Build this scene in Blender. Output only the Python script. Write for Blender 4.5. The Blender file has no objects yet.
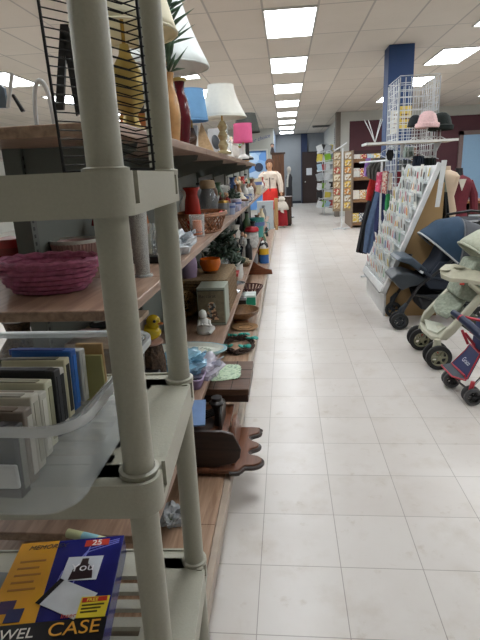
import bpy, bmesh, math, random
from mathutils import Vector, Matrix, Euler
import numpy as np
R = math.radians
random.seed(7)
SC = bpy.context.scene
COL = SC.collection

# ------------------------------------------------------------------ camera
F, PITCH, YAW, ROLL, EYE = 500.0, .2822, .0991, -.0445, 1.45
fw = Vector((-math.sin(YAW)*math.cos(PITCH), math.cos(YAW)*math.cos(PITCH), -math.sin(PITCH)))
rt = Vector((math.cos(YAW), math.sin(YAW), 0)); up = rt.cross(fw)
r2 = math.cos(ROLL)*rt + math.sin(ROLL)*up
u2 = -math.sin(ROLL)*rt + math.cos(ROLL)*up
cd = bpy.data.cameras.new('camera'); cam = bpy.data.objects.new('camera', cd); COL.objects.link(cam)
cd.sensor_fit = 'VERTICAL'; cd.sensor_height = 24; cd.lens = F/640*24; cd.clip_start = .05
cam.matrix_world = Matrix(((r2.x, u2.x, -fw.x, 0), (r2.y, u2.y, -fw.y, 0), (r2.z, u2.z, -fw.z, EYE), (0, 0, 0, 1)))
SC.camera = cam
# ------------------------------------------------------------------ light and exposure
w = bpy.data.worlds.new('world'); SC.world = w; w.use_nodes = True
w.node_tree.nodes['Background'].inputs[0].default_value = (.85, .92, 1, 1)
w.node_tree.nodes['Background'].inputs[1].default_value = .3
LAMP_STRENGTH = 14.0
SC.view_settings.view_transform = 'Standard'; SC.view_settings.look = 'None'
SC.view_settings.gamma = 1; SC.view_settings.exposure = 0.0

def at(x, y, X=None, Y=None, Z=None):
    """point of the place seen at photo position x,y on the plane X=, Y= or Z="""
    d = fw*F + r2*(x-240) - u2*(y-320)
    if Z is not None: t = (Z-EYE)/d.z
    elif Y is not None: t = Y/d.y
    else: t = X/d.x
    return Vector((0, 0, EYE)) + d*t
def depth_on(x, X, Z):
    c = F*r2 - (x-240)*fw
    return -(c.x*X + c.z*(Z-EYE))/c.y

# ------------------------------------------------------------------ materials
MATS = {}
def rgb(c):
    if isinstance(c, str):
        c = tuple(int(c[i:i+2], 16)/255 for i in (0, 2, 4))
        return tuple((v/12.92 if v <= .04045 else ((v+.055)/1.055)**2.4) for v in c)
    return c
def mat(key, col='808080', rough=.6, metal=0, var=.08, scale=20, bump=0, emit=0, trans=0, alpha=1, coat=0, spec=.5):
    if key in MATS: return MATS[key]
    m = bpy.data.materials.new(key); m.use_nodes = True; MATS[key] = m
    nt = m.node_tree; b = nt.nodes['Principled BSDF']; c = rgb(col)
    b.inputs['Roughness'].default_value = rough; b.inputs['Metallic'].default_value = metal
    b.inputs['Transmission Weight'].default_value = trans; b.inputs['Alpha'].default_value = alpha
    b.inputs['Coat Weight'].default_value = coat; b.inputs['Specular IOR Level'].default_value = spec
    tc = nt.nodes.new('ShaderNodeTexCoord'); nz = nt.nodes.new('ShaderNodeTexNoise')
    nz.inputs['Scale'].default_value = scale; nz.inputs['Detail'].default_value = 3
    nt.links.new(tc.outputs['Object'], nz.inputs['Vector'])
    rp = nt.nodes.new('ShaderNodeValToRGB')
    rp.color_ramp.elements[0].position = .3; rp.color_ramp.elements[1].position = .7
    rp.color_ramp.elements[0].color = (*[max(0, v*(1-var)) for v in c], 1)
    rp.color_ramp.elements[1].color = (*[min(1, v*(1+var)) for v in c], 1)
    nt.links.new(nz.outputs['Fac'], rp.inputs['Fac']); nt.links.new(rp.outputs['Color'], b.inputs['Base Color'])
    if bump:
        bp = nt.nodes.new('ShaderNodeBump'); bp.inputs['Strength'].default_value = bump; bp.inputs['Distance'].default_value = .01
        nt.links.new(nz.outputs['Fac'], bp.inputs['Height']); nt.links.new(bp.outputs['Normal'], b.inputs['Normal'])
    if emit:
        b.inputs['Emission Color'].default_value = (.92, .965, 1, 1); b.inputs['Emission Strength'].default_value = emit
    return m
def wood(key, c1, c2, scale=3, rough=.45, axis=1, coat=0):
    if key in MATS: return MATS[key]
    m = bpy.data.materials.new(key); m.use_nodes = True; MATS[key] = m
    nt = m.node_tree; b = nt.nodes['Principled BSDF']; b.inputs['Roughness'].default_value = rough
    b.inputs['Coat Weight'].default_value = coat
    tc = nt.nodes.new('ShaderNodeTexCoord'); mp = nt.nodes.new('ShaderNodeMapping'); s = [scale*8]*3; s[axis] = scale*.7
    mp.inputs['Scale'].default_value = s
    nz = nt.nodes.new('ShaderNodeTexNoise'); nz.inputs['Scale'].default_value = 1.5; nz.inputs['Detail'].default_value = 5; nz.inputs['Distortion'].default_value = .6
    rp = nt.nodes.new('ShaderNodeValToRGB'); rp.color_ramp.elements[0].position = .35; rp.color_ramp.elements[1].position = .68
    rp.color_ramp.elements[0].color = (*rgb(c1), 1); rp.color_ramp.elements[1].color = (*rgb(c2), 1)
    L = nt.links.new
    L(tc.outputs['Object'], mp.inputs['Vector']); L(mp.outputs['Vector'], nz.inputs['Vector']); L(nz.outputs['Fac'], rp.inputs['Fac']); L(rp.outputs['Color'], b.inputs['Base Color'])
    return m
def tiles(key, c1, c2, joint, w_, h_, off, mort, rough=.4, stain=None, bump=.15):
    m = bpy.data.materials.new(key); m.use_nodes = True; MATS[key] = m
    nt = m.node_tree; L = nt.links.new; b = nt.nodes['Principled BSDF']; b.inputs['Roughness'].default_value = rough
    tc = nt.nodes.new('ShaderNodeTexCoord'); mp = nt.nodes.new('ShaderNodeMapping'); mp.inputs['Location'].default_value = (-off[0], -off[1], 0)
    br = nt.nodes.new('ShaderNodeTexBrick'); br.offset = 0; br.squash = 1
    br.inputs['Scale'].default_value = 1; br.inputs['Brick Width'].default_value = w_; br.inputs['Row Height'].default_value = h_
    br.inputs['Mortar Size'].default_value = mort; br.inputs['Mortar Smooth'].default_value = .3
    br.inputs['Color1'].default_value = (*rgb(c1), 1); br.inputs['Color2'].default_value = (*rgb(c2), 1); br.inputs['Mortar'].default_value = (*rgb(joint), 1)
    L(tc.outputs['Object'], mp.inputs['Vector']); L(mp.outputs['Vector'], br.inputs['Vector'])
    col = br.outputs['Color']
    if stain:
        for sc_, lo, hi, c in stain:
            nz = nt.nodes.new('ShaderNodeTexNoise'); nz.inputs['Scale'].default_value = sc_; nz.inputs['Detail'].default_value = 6; nz.inputs['Roughness'].default_value = .65
            L(tc.outputs['Object'], nz.inputs['Vector'])
            rp = nt.nodes.new('ShaderNodeValToRGB'); rp.color_ramp.elements[0].position = lo; rp.color_ramp.elements[1].position = hi
            rp.color_ramp.elements[0].color = (1, 1, 1, 1); rp.color_ramp.elements[1].color = (*c, 1)
            mx = nt.nodes.new('ShaderNodeMix'); mx.data_type = 'RGBA'; mx.blend_type = 'MULTIPLY'; mx.inputs[0].default_value = 1
            L(nz.outputs['Fac'], rp.inputs['Fac']); L(col, mx.inputs[6]); L(rp.outputs['Color'], mx.inputs[7]); col = mx.outputs[2]
    L(col, b.inputs['Base Color'])
    bp = nt.nodes.new('ShaderNodeBump'); bp.inputs['Strength'].default_value = bump; bp.inputs['Distance'].default_value = .002; bp.invert = True
    L(br.outputs['Fac'], bp.inputs['Height']); L(bp.outputs['Normal'], b.inputs['Normal'])
    return m
def clear(key, col=(1, 1, 1), op=.25, rough=.12):
    """clear or frosted thin plastic / glass"""
    if key in MATS: return MATS[key]
    m = bpy.data.materials.new(key); m.use_nodes = True; MATS[key] = m
    nt = m.node_tree; b = nt.nodes['Principled BSDF']; b.inputs['Base Color'].default_value = (*rgb(col), 1)
    b.inputs['Roughness'].default_value = rough; b.inputs['Specular IOR Level'].default_value = .9
    tr = nt.nodes.new('ShaderNodeBsdfTransparent'); mx = nt.nodes.new('ShaderNodeMixShader'); lw = nt.nodes.new('ShaderNodeLayerWeight'); lw.inputs[0].default_value = .35
    ma = nt.nodes.new('ShaderNodeMath'); ma.operation = 'MULTIPLY_ADD'; ma.inputs[1].default_value = .45; ma.inputs[2].default_value = op; ma.use_clamp = True
    L = nt.links.new; L(lw.outputs['Facing'], ma.inputs[0]); L(ma.outputs[0], mx.inputs[0]); L(tr.outputs[0], mx.inputs[1]); L(b.outputs[0], mx.inputs[2])
    L(mx.outputs[0], nt.nodes['Material Output'].inputs['Surface'])
    return m
def pic(key, cols, scale=30):
    """printed paper: small cells of several colours (a printed pattern)"""
    if key in MATS: return MATS[key]
    m = bpy.data.materials.new(key); m.use_nodes = True; MATS[key] = m
    nt = m.node_tree; b = nt.nodes['Principled BSDF']; b.inputs['Roughness'].default_value = .5
    tc = nt.nodes.new('ShaderNodeTexCoord'); v = nt.nodes.new('ShaderNodeTexVoronoi'); v.inputs['Scale'].default_value = scale
    rp = nt.nodes.new('ShaderNodeValToRGB'); rp.color_ramp.interpolation = 'CONSTANT'
    while len(rp.color_ramp.elements) < len(cols): rp.color_ramp.elements.new(.5)
    for i, c in enumerate(cols):
        rp.color_ramp.elements[i].position = i/len(cols); rp.color_ramp.elements[i].color = (*rgb(c), 1)
    sp = nt.nodes.new('ShaderNodeSeparateColor'); L = nt.links.new
    L(tc.outputs['Object'], v.inputs['Vector']); L(v.outputs['Color'], sp.inputs[0]); L(sp.outputs[0], rp.inputs[0]); L(rp.outputs[0], b.inputs['Base Color'])
    return m
def colm(c, rough=.6, **k):
    return mat('paint_%s_%d' % (c, int(rough*100)), c, rough, **k)

# ------------------------------------------------------------------ mesh helpers
def B(): return bmesh.new()
def add_box(bm, c, s, rot=None):
    M = Matrix.Translation(c) @ (rot.to_matrix().to_4x4() if isinstance(rot, Euler) else (rot or Matrix())) @ Matrix.Diagonal((*s, 1))
    bmesh.ops.create_cube(bm, size=1, matrix=M); return bm
def bx(bm, x0, x1, y0, y1, z0, z1):
    return add_box(bm, ((x0+x1)/2, (y0+y1)/2, (z0+z1)/2), (x1-x0, y1-y0, z1-z0))
def add_cyl(bm, p0, p1, r0, r1=None, seg=16, caps=True):
    p0 = Vector(p0); p1 = Vector(p1); r1 = r0 if r1 is None else r1; d = p1-p0
    M = Matrix.Translation((p0+p1)/2) @ d.to_track_quat('Z', 'Y').to_matrix().to_4x4()
    bmesh.ops.create_cone(bm, cap_ends=caps, segments=seg, radius1=r0, radius2=r1, depth=d.length, matrix=M); return bm
def add_tube(bm, pts, r, seg=8, closed=False):
    pts = [Vector(p) for p in pts]; n = len(pts); rings = []; prev = None
    for i, p in enumerate(pts):
        a = pts[(i-1) % n] if (i or closed) else p; c = pts[(i+1) % n] if (i < n-1 or closed) else p
        t = (c-a).normalized()
        if prev is None: nrm = t.orthogonal().normalized()
        else: nrm = (prev - t*prev.dot(t)).normalized()
        prev = nrm; b_ = t.cross(nrm); rr = r[i] if isinstance(r, (list, tuple)) else r
        rings.append([bm.verts.new(p + rr*(math.cos(k*2*math.pi/seg)*nrm + math.sin(k*2*math.pi/seg)*b_)) for k in range(seg)])
    for i in range(n if closed else n-1):
        a, b_ = rings[i], rings[(i+1) % n]
        for k in range(seg): bm.faces.new((a[k], a[(k+1) % seg], b_[(k+1) % seg], b_[k]))
    if not closed: bm.faces.new(rings[0][::-1]); bm.faces.new(rings[-1])
    return bm
def add_lathe(bm, prof, c=(0, 0, 0), seg=24, sx=1, sy=1, M=None, flute=0, nf=12):
    c = Vector(c); rings = []
    for r, z in prof:
        if r < 1e-5:
            p = Vector((0, 0, z)); rings.append([bm.verts.new((M @ p if M else p)+c)])
        else:
            ring = []
            for k in range(seg):
                a = k*2*math.pi/seg; q = r*(1+flute*math.cos(nf*a)); p = Vector((q*math.cos(a)*sx, q*math.sin(a)*sy, z)); ring.append(bm.verts.new((M @ p if M else p)+c))
            rings.append(ring)
    for a, b_ in zip(rings, rings[1:]):
        if len(a) == 1 and len(b_) == 1: continue
        for k in range(seg):
            f = [a[k % len(a)], a[(k+1) % len(a)], b_[(k+1) % len(b_)], b_[k % len(b_)]]
            f = list(dict.fromkeys(f))
            if len(f) > 2: bm.faces.new(f)
    return bm
def add_ball(bm, c, s, seg=16, rot=None):
    if not isinstance(s, (tuple, list)): s = (s, s, s)
    M = Matrix.Translation(c) @ (rot.to_matrix().to_4x4() if rot else Matrix()) @ Matrix.Diagonal((*s, 1))
    bmesh.ops.create_uvsphere(bm, u_segments=seg, v_segments=max(6, seg//2+2), radius=1, matrix=M); return bm
def add_prism(bm, poly, d):
    """poly: 3D points in a plane; d: extrusion vector"""
    d = Vector(d); a = [bm.verts.new(Vector(p)) for p in poly]; b_ = [bm.verts.new(Vector(p)+d) for p in poly]; n = len(a)
    bm.faces.new(a); bm.faces.new(b_[::-1])
    for i in range(n): bm.faces.new((a[i], b_[i], b_[(i+1) % n], a[(i+1) % n]))
    return bm
def rrect(x0, x1, y0, y1, r, n=5, z=0):
    o = []
    for cx, cy, a0 in ((x1-r, y1-r, 0), (x0+r, y1-r, 90), (x0+r, y0+r, 180), (x1-r, y0+r, 270)):
        for k in range(n+1):
            a = R(a0+90*k/n); o.append(Vector((cx+r*math.cos(a), cy+r*math.sin(a), z)))
    return o
def loft(bm, rings, cap0=True, cap1=True):
    rs = [[bm.verts.new(p) for p in r] for r in rings]; n = len(rs[0])
    for a, b_ in zip(rs, rs[1:]):
        for k in range(n): bm.faces.new((a[k], a[(k+1) % n], b_[(k+1) % n], b_[k]))
    if cap0: bm.faces.new(rs[0][::-1])
    if cap1: bm.faces.new(rs[-1])
    return bm
def sheet(bm, fn, nu, nv):
    g = [[bm.verts.new(fn(i/nu, j/nv)) for j in range(nv+1)] for i in range(nu+1)]
    for i in range(nu):
        for j in range(nv): bm.faces.new((g[i][j], g[i+1][j], g[i+1][j+1], g[i][j+1]))
    return bm
ORG = {}
def obj(name, bm, m, parent=None, loc=None, bevel=0, solid=0, sub=0, label=None, smooth=True, flat=False):
    """one mesh object; bm is in world coordinates (or the thing's own coordinates when built at 0,0,0)"""
    org = ORG.get(parent.name, Vector()) if parent else Vector(loc or (0, 0, 0))
    bmesh.ops.recalc_face_normals(bm, faces=bm.faces)
    if not flat:
        for e in bm.edges:
            if len(e.link_faces) == 2 and e.calc_face_angle(0) > R(38): e.smooth = False
        for f in bm.faces: f.smooth = True
    bmesh.ops.translate(bm, verts=bm.verts, vec=-org)
    me = bpy.data.meshes.new(name); bm.to_mesh(me); bm.free()
    me.materials.append(m)
    o = bpy.data.objects.new(name, me); COL.objects.link(o)
    if parent: o.parent = parent
    else: o.location = org
    ORG[o.name] = org
    if solid: md = o.modifiers.new('thickness', 'SOLIDIFY'); md.thickness = solid; md.offset = 0
    if bevel: md = o.modifiers.new('bevel', 'BEVEL'); md.width = bevel; md.segments = 2; md.limit_method = 'ANGLE'; md.angle_limit = R(40)
    if sub: md = o.modifiers.new('subdivision', 'SUBSURF'); md.levels = sub; md.render_levels = sub
    if label: o['label'] = label
    return o
def thing(name, label, cat, loc=(0, 0, 0), rz=0, group=None):
    o = bpy.data.objects.new(name, None); COL.objects.link(o); o.location = loc; o.rotation_euler = (0, 0, rz)
    o.empty_display_size = .05
    ORG[o.name] = Vector(loc); tag(o, label, cat, group); return o
def local(t, rz=None, loc=None):
    """parts of this thing are given in its own coordinates"""
    ORG[t.name] = Vector(); return t
def tag(o, label, cat, group=None):
    o['label'] = label; o['category'] = cat
    if group: o['group'] = group
    return o
def struct(name, bm, m, **k):
    o = obj(name, bm, m, **k)
    if not k.get('parent'): o['kind'] = 'structure'
    return o
def dup(root, loc, rz=None, label=None, group=None, scale=None):
    r_ = root.copy(); COL.objects.link(r_); r_.location = loc
    if rz is not None: r_.rotation_euler = (0, 0, rz)
    if label: r_['label'] = label
    if group: r_['group'] = group
    if scale: r_.scale = (scale,)*3 if not isinstance(scale, tuple) else scale
    for ch in list(root.children):
        c = ch.copy(); COL.objects.link(c); c.parent = r_
        for g in ch.children:
            d = g.copy(); COL.objects.link(d); d.parent = c
    return r_
def recolour(root, m, only=None):
    """own mesh data with another material"""
    for o in [root]+list(root.children):
        if o.type == 'MESH' and (only is None or o.name.split('.')[0] in only):
            o.data = o.data.copy(); o.data.materials[0] = m
def text(name, s, size, M, m, parent, extr=.0004, label=None, align='LEFT', shear=0):
    cu = bpy.data.curves.new(name, 'FONT'); cu.body = s; cu.size = size; cu.extrude = extr; cu.align_x = align; cu.shear = shear
    t = bpy.data.objects.new(name, cu); COL.objects.link(t)
    bpy.context.view_layer.update()
    me = bpy.data.meshes.new_from_object(t.evaluated_get(bpy.context.evaluated_depsgraph_get()))
    bpy.data.objects.remove(t); bpy.data.curves.remove(cu)
    me.transform(M if not parent else Matrix.Translation(-ORG[parent.name]) @ M)
    me.materials.clear(); me.materials.append(m)
    o = bpy.data.objects.new(name, me); COL.objects.link(o); o.parent = parent
    if label: o['label'] = label
    return o

# common materials
CREAMW = mat('cream_wall', 'c3c4bd', .8, var=.03, scale=3)
GREYW = mat('grey_wall', '8d9194', .8, var=.03, scale=3)
MAROON = mat('maroon_wall', '4f2830', .7, var=.05, scale=3)
NAVYP = mat('navy_paint', '1f2d4e', .6, var=.05)
SHELFW = wood('shelf_laminate', '7b6150', 'a08470', 4, .35)
SHELFE = wood('shelf_edge_laminate', '6c5344', '8f7461', 4, .4)
STEEL = mat('grey_green_steel', '5d625d', .45, var=.05, scale=6)
RACKP = mat('putty_plastic', 'a9a798', .42, var=.03, scale=200, bump=.05)
BLACK = mat('black_plastic', '141416', .35)
WHITE = mat('white_plastic', 'dcdcd8', .4, var=.02)
WHITEM = mat('white_enamel_wire', 'd5d8da', .35, var=.02)
CHROME = mat('chrome', 'b8b8b8', .2, 1)
RUBBER = mat('black_rubber', '19191a', .7)
DKWOOD = wood('dark_wood', '2c1a10', '4a2d1a', 3, .4)
MIDWOOD = wood('mid_wood', '7a4a26', '9a6236', 3, .4)
LTWOOD = wood('light_wood', 'a88255', 'c39b6a', 3, .5, axis=2)

# ------------------------------------------------------------------ the room
struct('floor', bx(B(), -9, 9, -3, 27, -.1, 0),
       tiles('vinyl_floor_tile', 'd6d1cc', 'cfc9c3', 'a29b94', .3048, .3048, (-.119, 1.283), .0018, .3,
             [(1.1, .42, .72, (.90, .88, .86)), (4, .52, .70, (.90, .875, .84)), (11, .60, .70, (.88, .85, .81)), (60, .68, .74, (.85, .82, .78))], bump=.3))
struct('ceiling', bx(B(), -9, 9, -3, 27, 3.19, 3.3),
       tiles('ceiling_tile', 'ded6ca', 'd2cabe', 'b4aea6', .61, 1.22, (-.22, 6.23), .014, .9, [(.8, .4, .7, (.93, .93, .92)), (90, .5, .8, (.9, .9, .9))], bump=.5))
struct('wall_front', bx(B(), -9, 9, -3.2, -3, 0, 3.2), CREAMW)
struct('wall_back', bx(B(), -.45, 3, 25.2, 25.4, 0, 3.2), GREYW)
struct('wall_left', bx(B(), -9.2, -9, -3, 27, 0, 3.2), CREAMW)
struct('wall_left_back', bx(B(), -9, -.44, 21.3, 21.5, 0, 3.2), CREAMW)
struct('wall_side_left', bx(B(), -.62, -.44, 21.5, 25.2, 0, 3.2), mat('blue_grey_wall', '7d8ba3', .8, var=.03))
struct('wall_side_right', bx(B(), 1.83, 2.1, 17.1, 25.2, 0, 3.2), CREAMW)
struct('wall_right_back', bx(B(), 1.62, 9, 16.9, 17.1, 0, 3.2), CREAMW)
struct('wall_right', bx(B(), 9, 9.2, -3, 17.1, 0, 3.2), CREAMW)
struct('trim_1', bx(B(), 1.6, 1.74, 16.82, 17.2, 0, 3.18), mat('brown_trim', '6d645c', .7))
struct('trim_2', bx(B(), 2.02, 8.9, 16.86, 16.9, .0, 2.9), MAROON)
struct('trim_3', bx(B(), .76, 1.06, 25.1, 25.2, 0, 3.18), NAVYP)
struct('baseboard_back', bx(B(), -.44, .74, 25.16, 25.2, 0, .12), mat('dark_base', '2d3440', .6))
d = struct('door_1', bx(B(), .86, 1.82, 25.0, 25.12, 0, 2.3), mat('brown_door', '352420', .6, var=.1))
add = obj('door_frame', bx(bx(B(), .80, .86, 24.98, 25.12, 0, 2.36), .80, 1.82, 24.98, 25.12, 2.3, 2.36), mat('dark_frame', '2a1d1b', .6), parent=d)
obj('door_handle', add_ball(B(), (.94, 24.95, 1.0), .04), CHROME, parent=d)
obj('notice', bx(B(), 1.0, 1.26, 24.985, 24.995, 1.3, 1.62), mat('paper', 'd8dade', .7, var=.02), parent=d)
# store window of bright daylight on the left
wn = struct('window_1', bx(B(), -1.9, -.75, 21.24, 21.3, .9, 2.35), mat('daylight_glass', '3c6fae', .3, emit=.0, var=.35, scale=3))
obj('window_frame', bx(bx(bx(B(), -1.96, -1.9, 21.2, 21.3, .84, 2.41), -.75, -.69, 21.2, 21.3, .84, 2.41), -1.9, -.75, 21.2, 21.3, 2.35, 2.41), WHITE, parent=wn)
# pale blue door panel at the right
d2 = struct('door_2', bx(B(), 5.45, 7.2, 16.8, 16.86, 0, 2.33), mat('pale_blue_panel', '8fb2cf', .5, var=.03))
obj('door_frame', bx(bx(B(), 5.33, 5.45, 16.78, 16.86, 0, 2.45), 5.33, 7.2, 16.78, 16.86, 2.33, 2.45), mat('taupe_frame', '7d6a66', .6), parent=d2)
# ceiling vents
for (x, y) in ((1.45, 21.5),):
    t = thing('ceiling_vent', 'small dark square air vent in the ceiling near the back door', 'vent', (x, y, 3.16))
    obj('frame', bx(B(), x-.35, x+.35, y-.3, y+.3, 3.17, 3.189), mat('vent_grey', '8b8b88', .6), t)
    for k in range(7): obj('slat', bx(B(), x-.31, x+.31, y-.26+k*.08, y-.22+k*.08, 3.155, 3.17), mat('vent_dark', '4b4b49', .6), t)
vt = thing('wall_vent', 'grey return air grille high on the right side wall', 'vent', (1.88, 18.9, 2.6))
obj('frame', bx(B(), 1.80, 1.829, 18.2, 19.6, 2.3, 2.95), mat('vent_grey', '8b8b88', .6), vt)
for k in range(8): obj('slat', bx(B(), 1.79, 1.802, 18.25, 19.55, 2.34+k*.072, 2.37+k*.072), mat('vent_dark', '4b4b49', .6), vt)

# ------------------------------------------------------------------ ceiling lights
DIFF = mat('lit_diffuser', 'ffffff', .5, var=0, emit=LAMP_STRENGTH)
lt = thing('ceiling_light', 'x', 'ceiling light', (0, 0, 3.19), group='recessed fluorescent ceiling lights'); local(lt)
obj('frame', bx(bx(bx(bx(B(), -.305, -.285, -.61, .61, -.02, 0), .285, .305, -.61, .61, -.02, 0), -.285, .285, -.61, -.59, -.02, 0), -.285, .285, .59, .61, -.02, 0), mat('light_frame', 'd0d0cc', .5), lt)
obj('diffuser', bx(B(), -.285, .285, -.59, .59, -.014, -.004), DIFF, lt)
first = True
ordn = ['nearest', 'second', 'third', 'fourth', 'fifth', 'sixth', 'seventh', 'eighth', 'farthest']
rows = [(.085, 6.84-2.44*2, 10, 'middle'), (2.76, 9.41-2.44*3, 6, 'right'), (-1.8, 9.3-2.44*3, 7, 'left'), (-4.7, 9.0-2.44*3, 7, 'far left'), (5.4, 9.41-2.44*3, 6, 'far right')]  # nearest lights of the middle and right rows added unseen to brighten the rack
for X, Y0, n, nm in rows:
    vis = 0
    for k in range(n):
        y = Y0+2.44*k
        if nm != 'middle' and y > 16.2 and X > 0: continue
        seen = y > 6.2 if nm != 'left' else y > 8.5
        if seen:
            lb = ('glowing rectangular ceiling light, %s of the %s row over the aisle' if nm == 'middle' else 'glowing rectangular ceiling light, %s one seen in the %s row') % (ordn[min(vis, 8)], nm); vis += 1
        else: lb = 'glowing unseen ceiling light overhead, outside the picture, in the %s row, %d m in' % (nm, round(y+8))
        if first: lt.location = (X, y, 3.19); lt['label'] = lb; first = False
        else: dup(lt, (X, y, 3.19), label=lb)
# blue support column
co = thing('support_column', 'tall square column painted dark blue, rising to the ceiling behind the wire grid', 'column', (1.73, 8.5, 0))
obj('shaft', bx(B(), 1.55, 1.92, 8.33, 8.7, 0, 3.19), mat('column_blue', '22406f', .6, var=.06, scale=4), co, bevel=.01)
for (x0, x1, z0, z1, c, lb) in ((1.60, 1.72, 1.95, 2.28, 'd8d2bf', 'cream paper notice'), (1.74, 1.91, 2.02, 2.34, 'd9bd55', 'yellow paper sign')):
    nt_ = obj('notice', bx(B(), x0, x1, 8.315, 8.328, z0, z1), colm(c), co, label=lb)
    for k in range(4): obj('printed_line', bx(B(), x0+.02, x1-.02-.02*(k % 2), 8.31, 8.315, z1-.07-k*.06, z1-.05-k*.06), colm('6b4b2a'), nt_)

# ------------------------------------------------------------------ gondola shelving along the aisle
SPX = -.87          # centre of the spine
LV = {'deck': .17, 'low': .47, 'mid': 1.14, 'top': 1.59}
def gondola(y0, bays, label, tops, bay=1.22, cap=0):
    y1 = y0+bay*bays; t = thing('gondola_shelving', label, 'shelving unit', (SPX, y0, 0))
    obj('kick_plate', bx(bx(B(), -.32, -.30, y0, y1, 0, .13), SPX*2+.33, SPX*2+.35, y0, y1, 0, .13), mat('kick_tan', '9a8e80', .5), t)
    obj('base_deck', bx(B(), SPX*2+.29, -.29, y0, y1, .13, .17), wood('deck_laminate', '8a6c55', 'b0927a', 4, .35), t, bevel=.004)
    obj('front_rail', bx(B(), -.29, -.262, y0-cap, y1, .10, .163), mat('pale_rail', 'ab9c8c', .45), t, bevel=.004)
    for k in range(bays+1):
        y = y0+.03+k*(y1-y0-.06)/bays
        u = obj('upright', bx(B(), SPX-.03, SPX+.03, y-.02, y+.02, 0, 1.585), STEEL, t)
        sl = B()
        for q in range(54): bx(sl, SPX+.0295, SPX+.031, y-.008, y+.002, .2+q*.025, .212+q*.025)
        if k < 3: obj('slot_row', sl, BLACK, u)
    for k in range(bays):
        ya = y0+k*bay+.05; yb = ya+bay-.06
        obj('back_panel', bx(B(), SPX-.012, SPX+.012, ya, yb, .17, 1.555), mat('panel_grey_green', '70756f', .6, var=.05, scale=5), t)
        for nm, z, xe, th in (('shelf', LV['low'], -.40, .028), ('shelf', LV['mid'], -.40, .028), ('shelf', LV['top'], -.41, .03)):
            if nm == 'shelf' and z == LV['top'] and not tops: continue
            bm = bx(bx(B(), SPX+.032, xe, y0+k*bay+.001, y0+(k+1)*bay-.001, z-th, z), SPX*2-xe, SPX-.032, y0+k*bay+.001, y0+(k+1)*bay-.001, z-th, z)
            s = obj(nm, bm, SHELFW, t, bevel=.003)
            for yy in (y0+k*bay+.03, y0+(k+1)*bay-.03):
                br = add_prism(B(), [(SPX+.03, yy, z-th), (xe-.05, yy, z-th), (xe-.06, yy, z-th-.025), (SPX+.03, yy, z-th-.12)], (0, .004, 0))
                obj('bracket', br, STEEL, s)
    if cap:
        for nm, z, xe, th, c in (('base_deck', LV['deck'], -.29, .04, cap), ('shelf', LV['low'], -.40, .028, cap), ('shelf', LV['mid'], -.40, .028, cap), ('shelf', LV['top'], -.41, .03, cap-.1)):
            s = obj(nm, bx(B(), SPX*2-xe, xe, y0-c, y0-.001, z-th, z), SHELFW if nm == 'shelf' else MATS['deck_laminate'], t, bevel=.003)
            if nm == 'shelf':
                for xx in (SPX-.36, SPX+.36): obj('bracket', add_prism(B(), [(xx, y0, z-th), (xx, y0-c+.06, z-th), (xx, y0-c+.05, z-th-.02), (xx, y0, z-th-.10)], (.004, 0, 0)), STEEL, s)
        obj('kick_plate', bx(B(), SPX*2+.33, -.33, y0-cap+.05, y0-.01, 0, .13), MATS['kick_tan'], t)
    return t, y1
gondola(1.60, 5, 'near long wood-laminate store shelving run with grey-green uprights, facing the aisle', True, bay=1.14, cap=.43)
gondola(7.32, 4, 'farther low store shelving run beyond the first, up to the grey pedestal', False)

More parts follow.
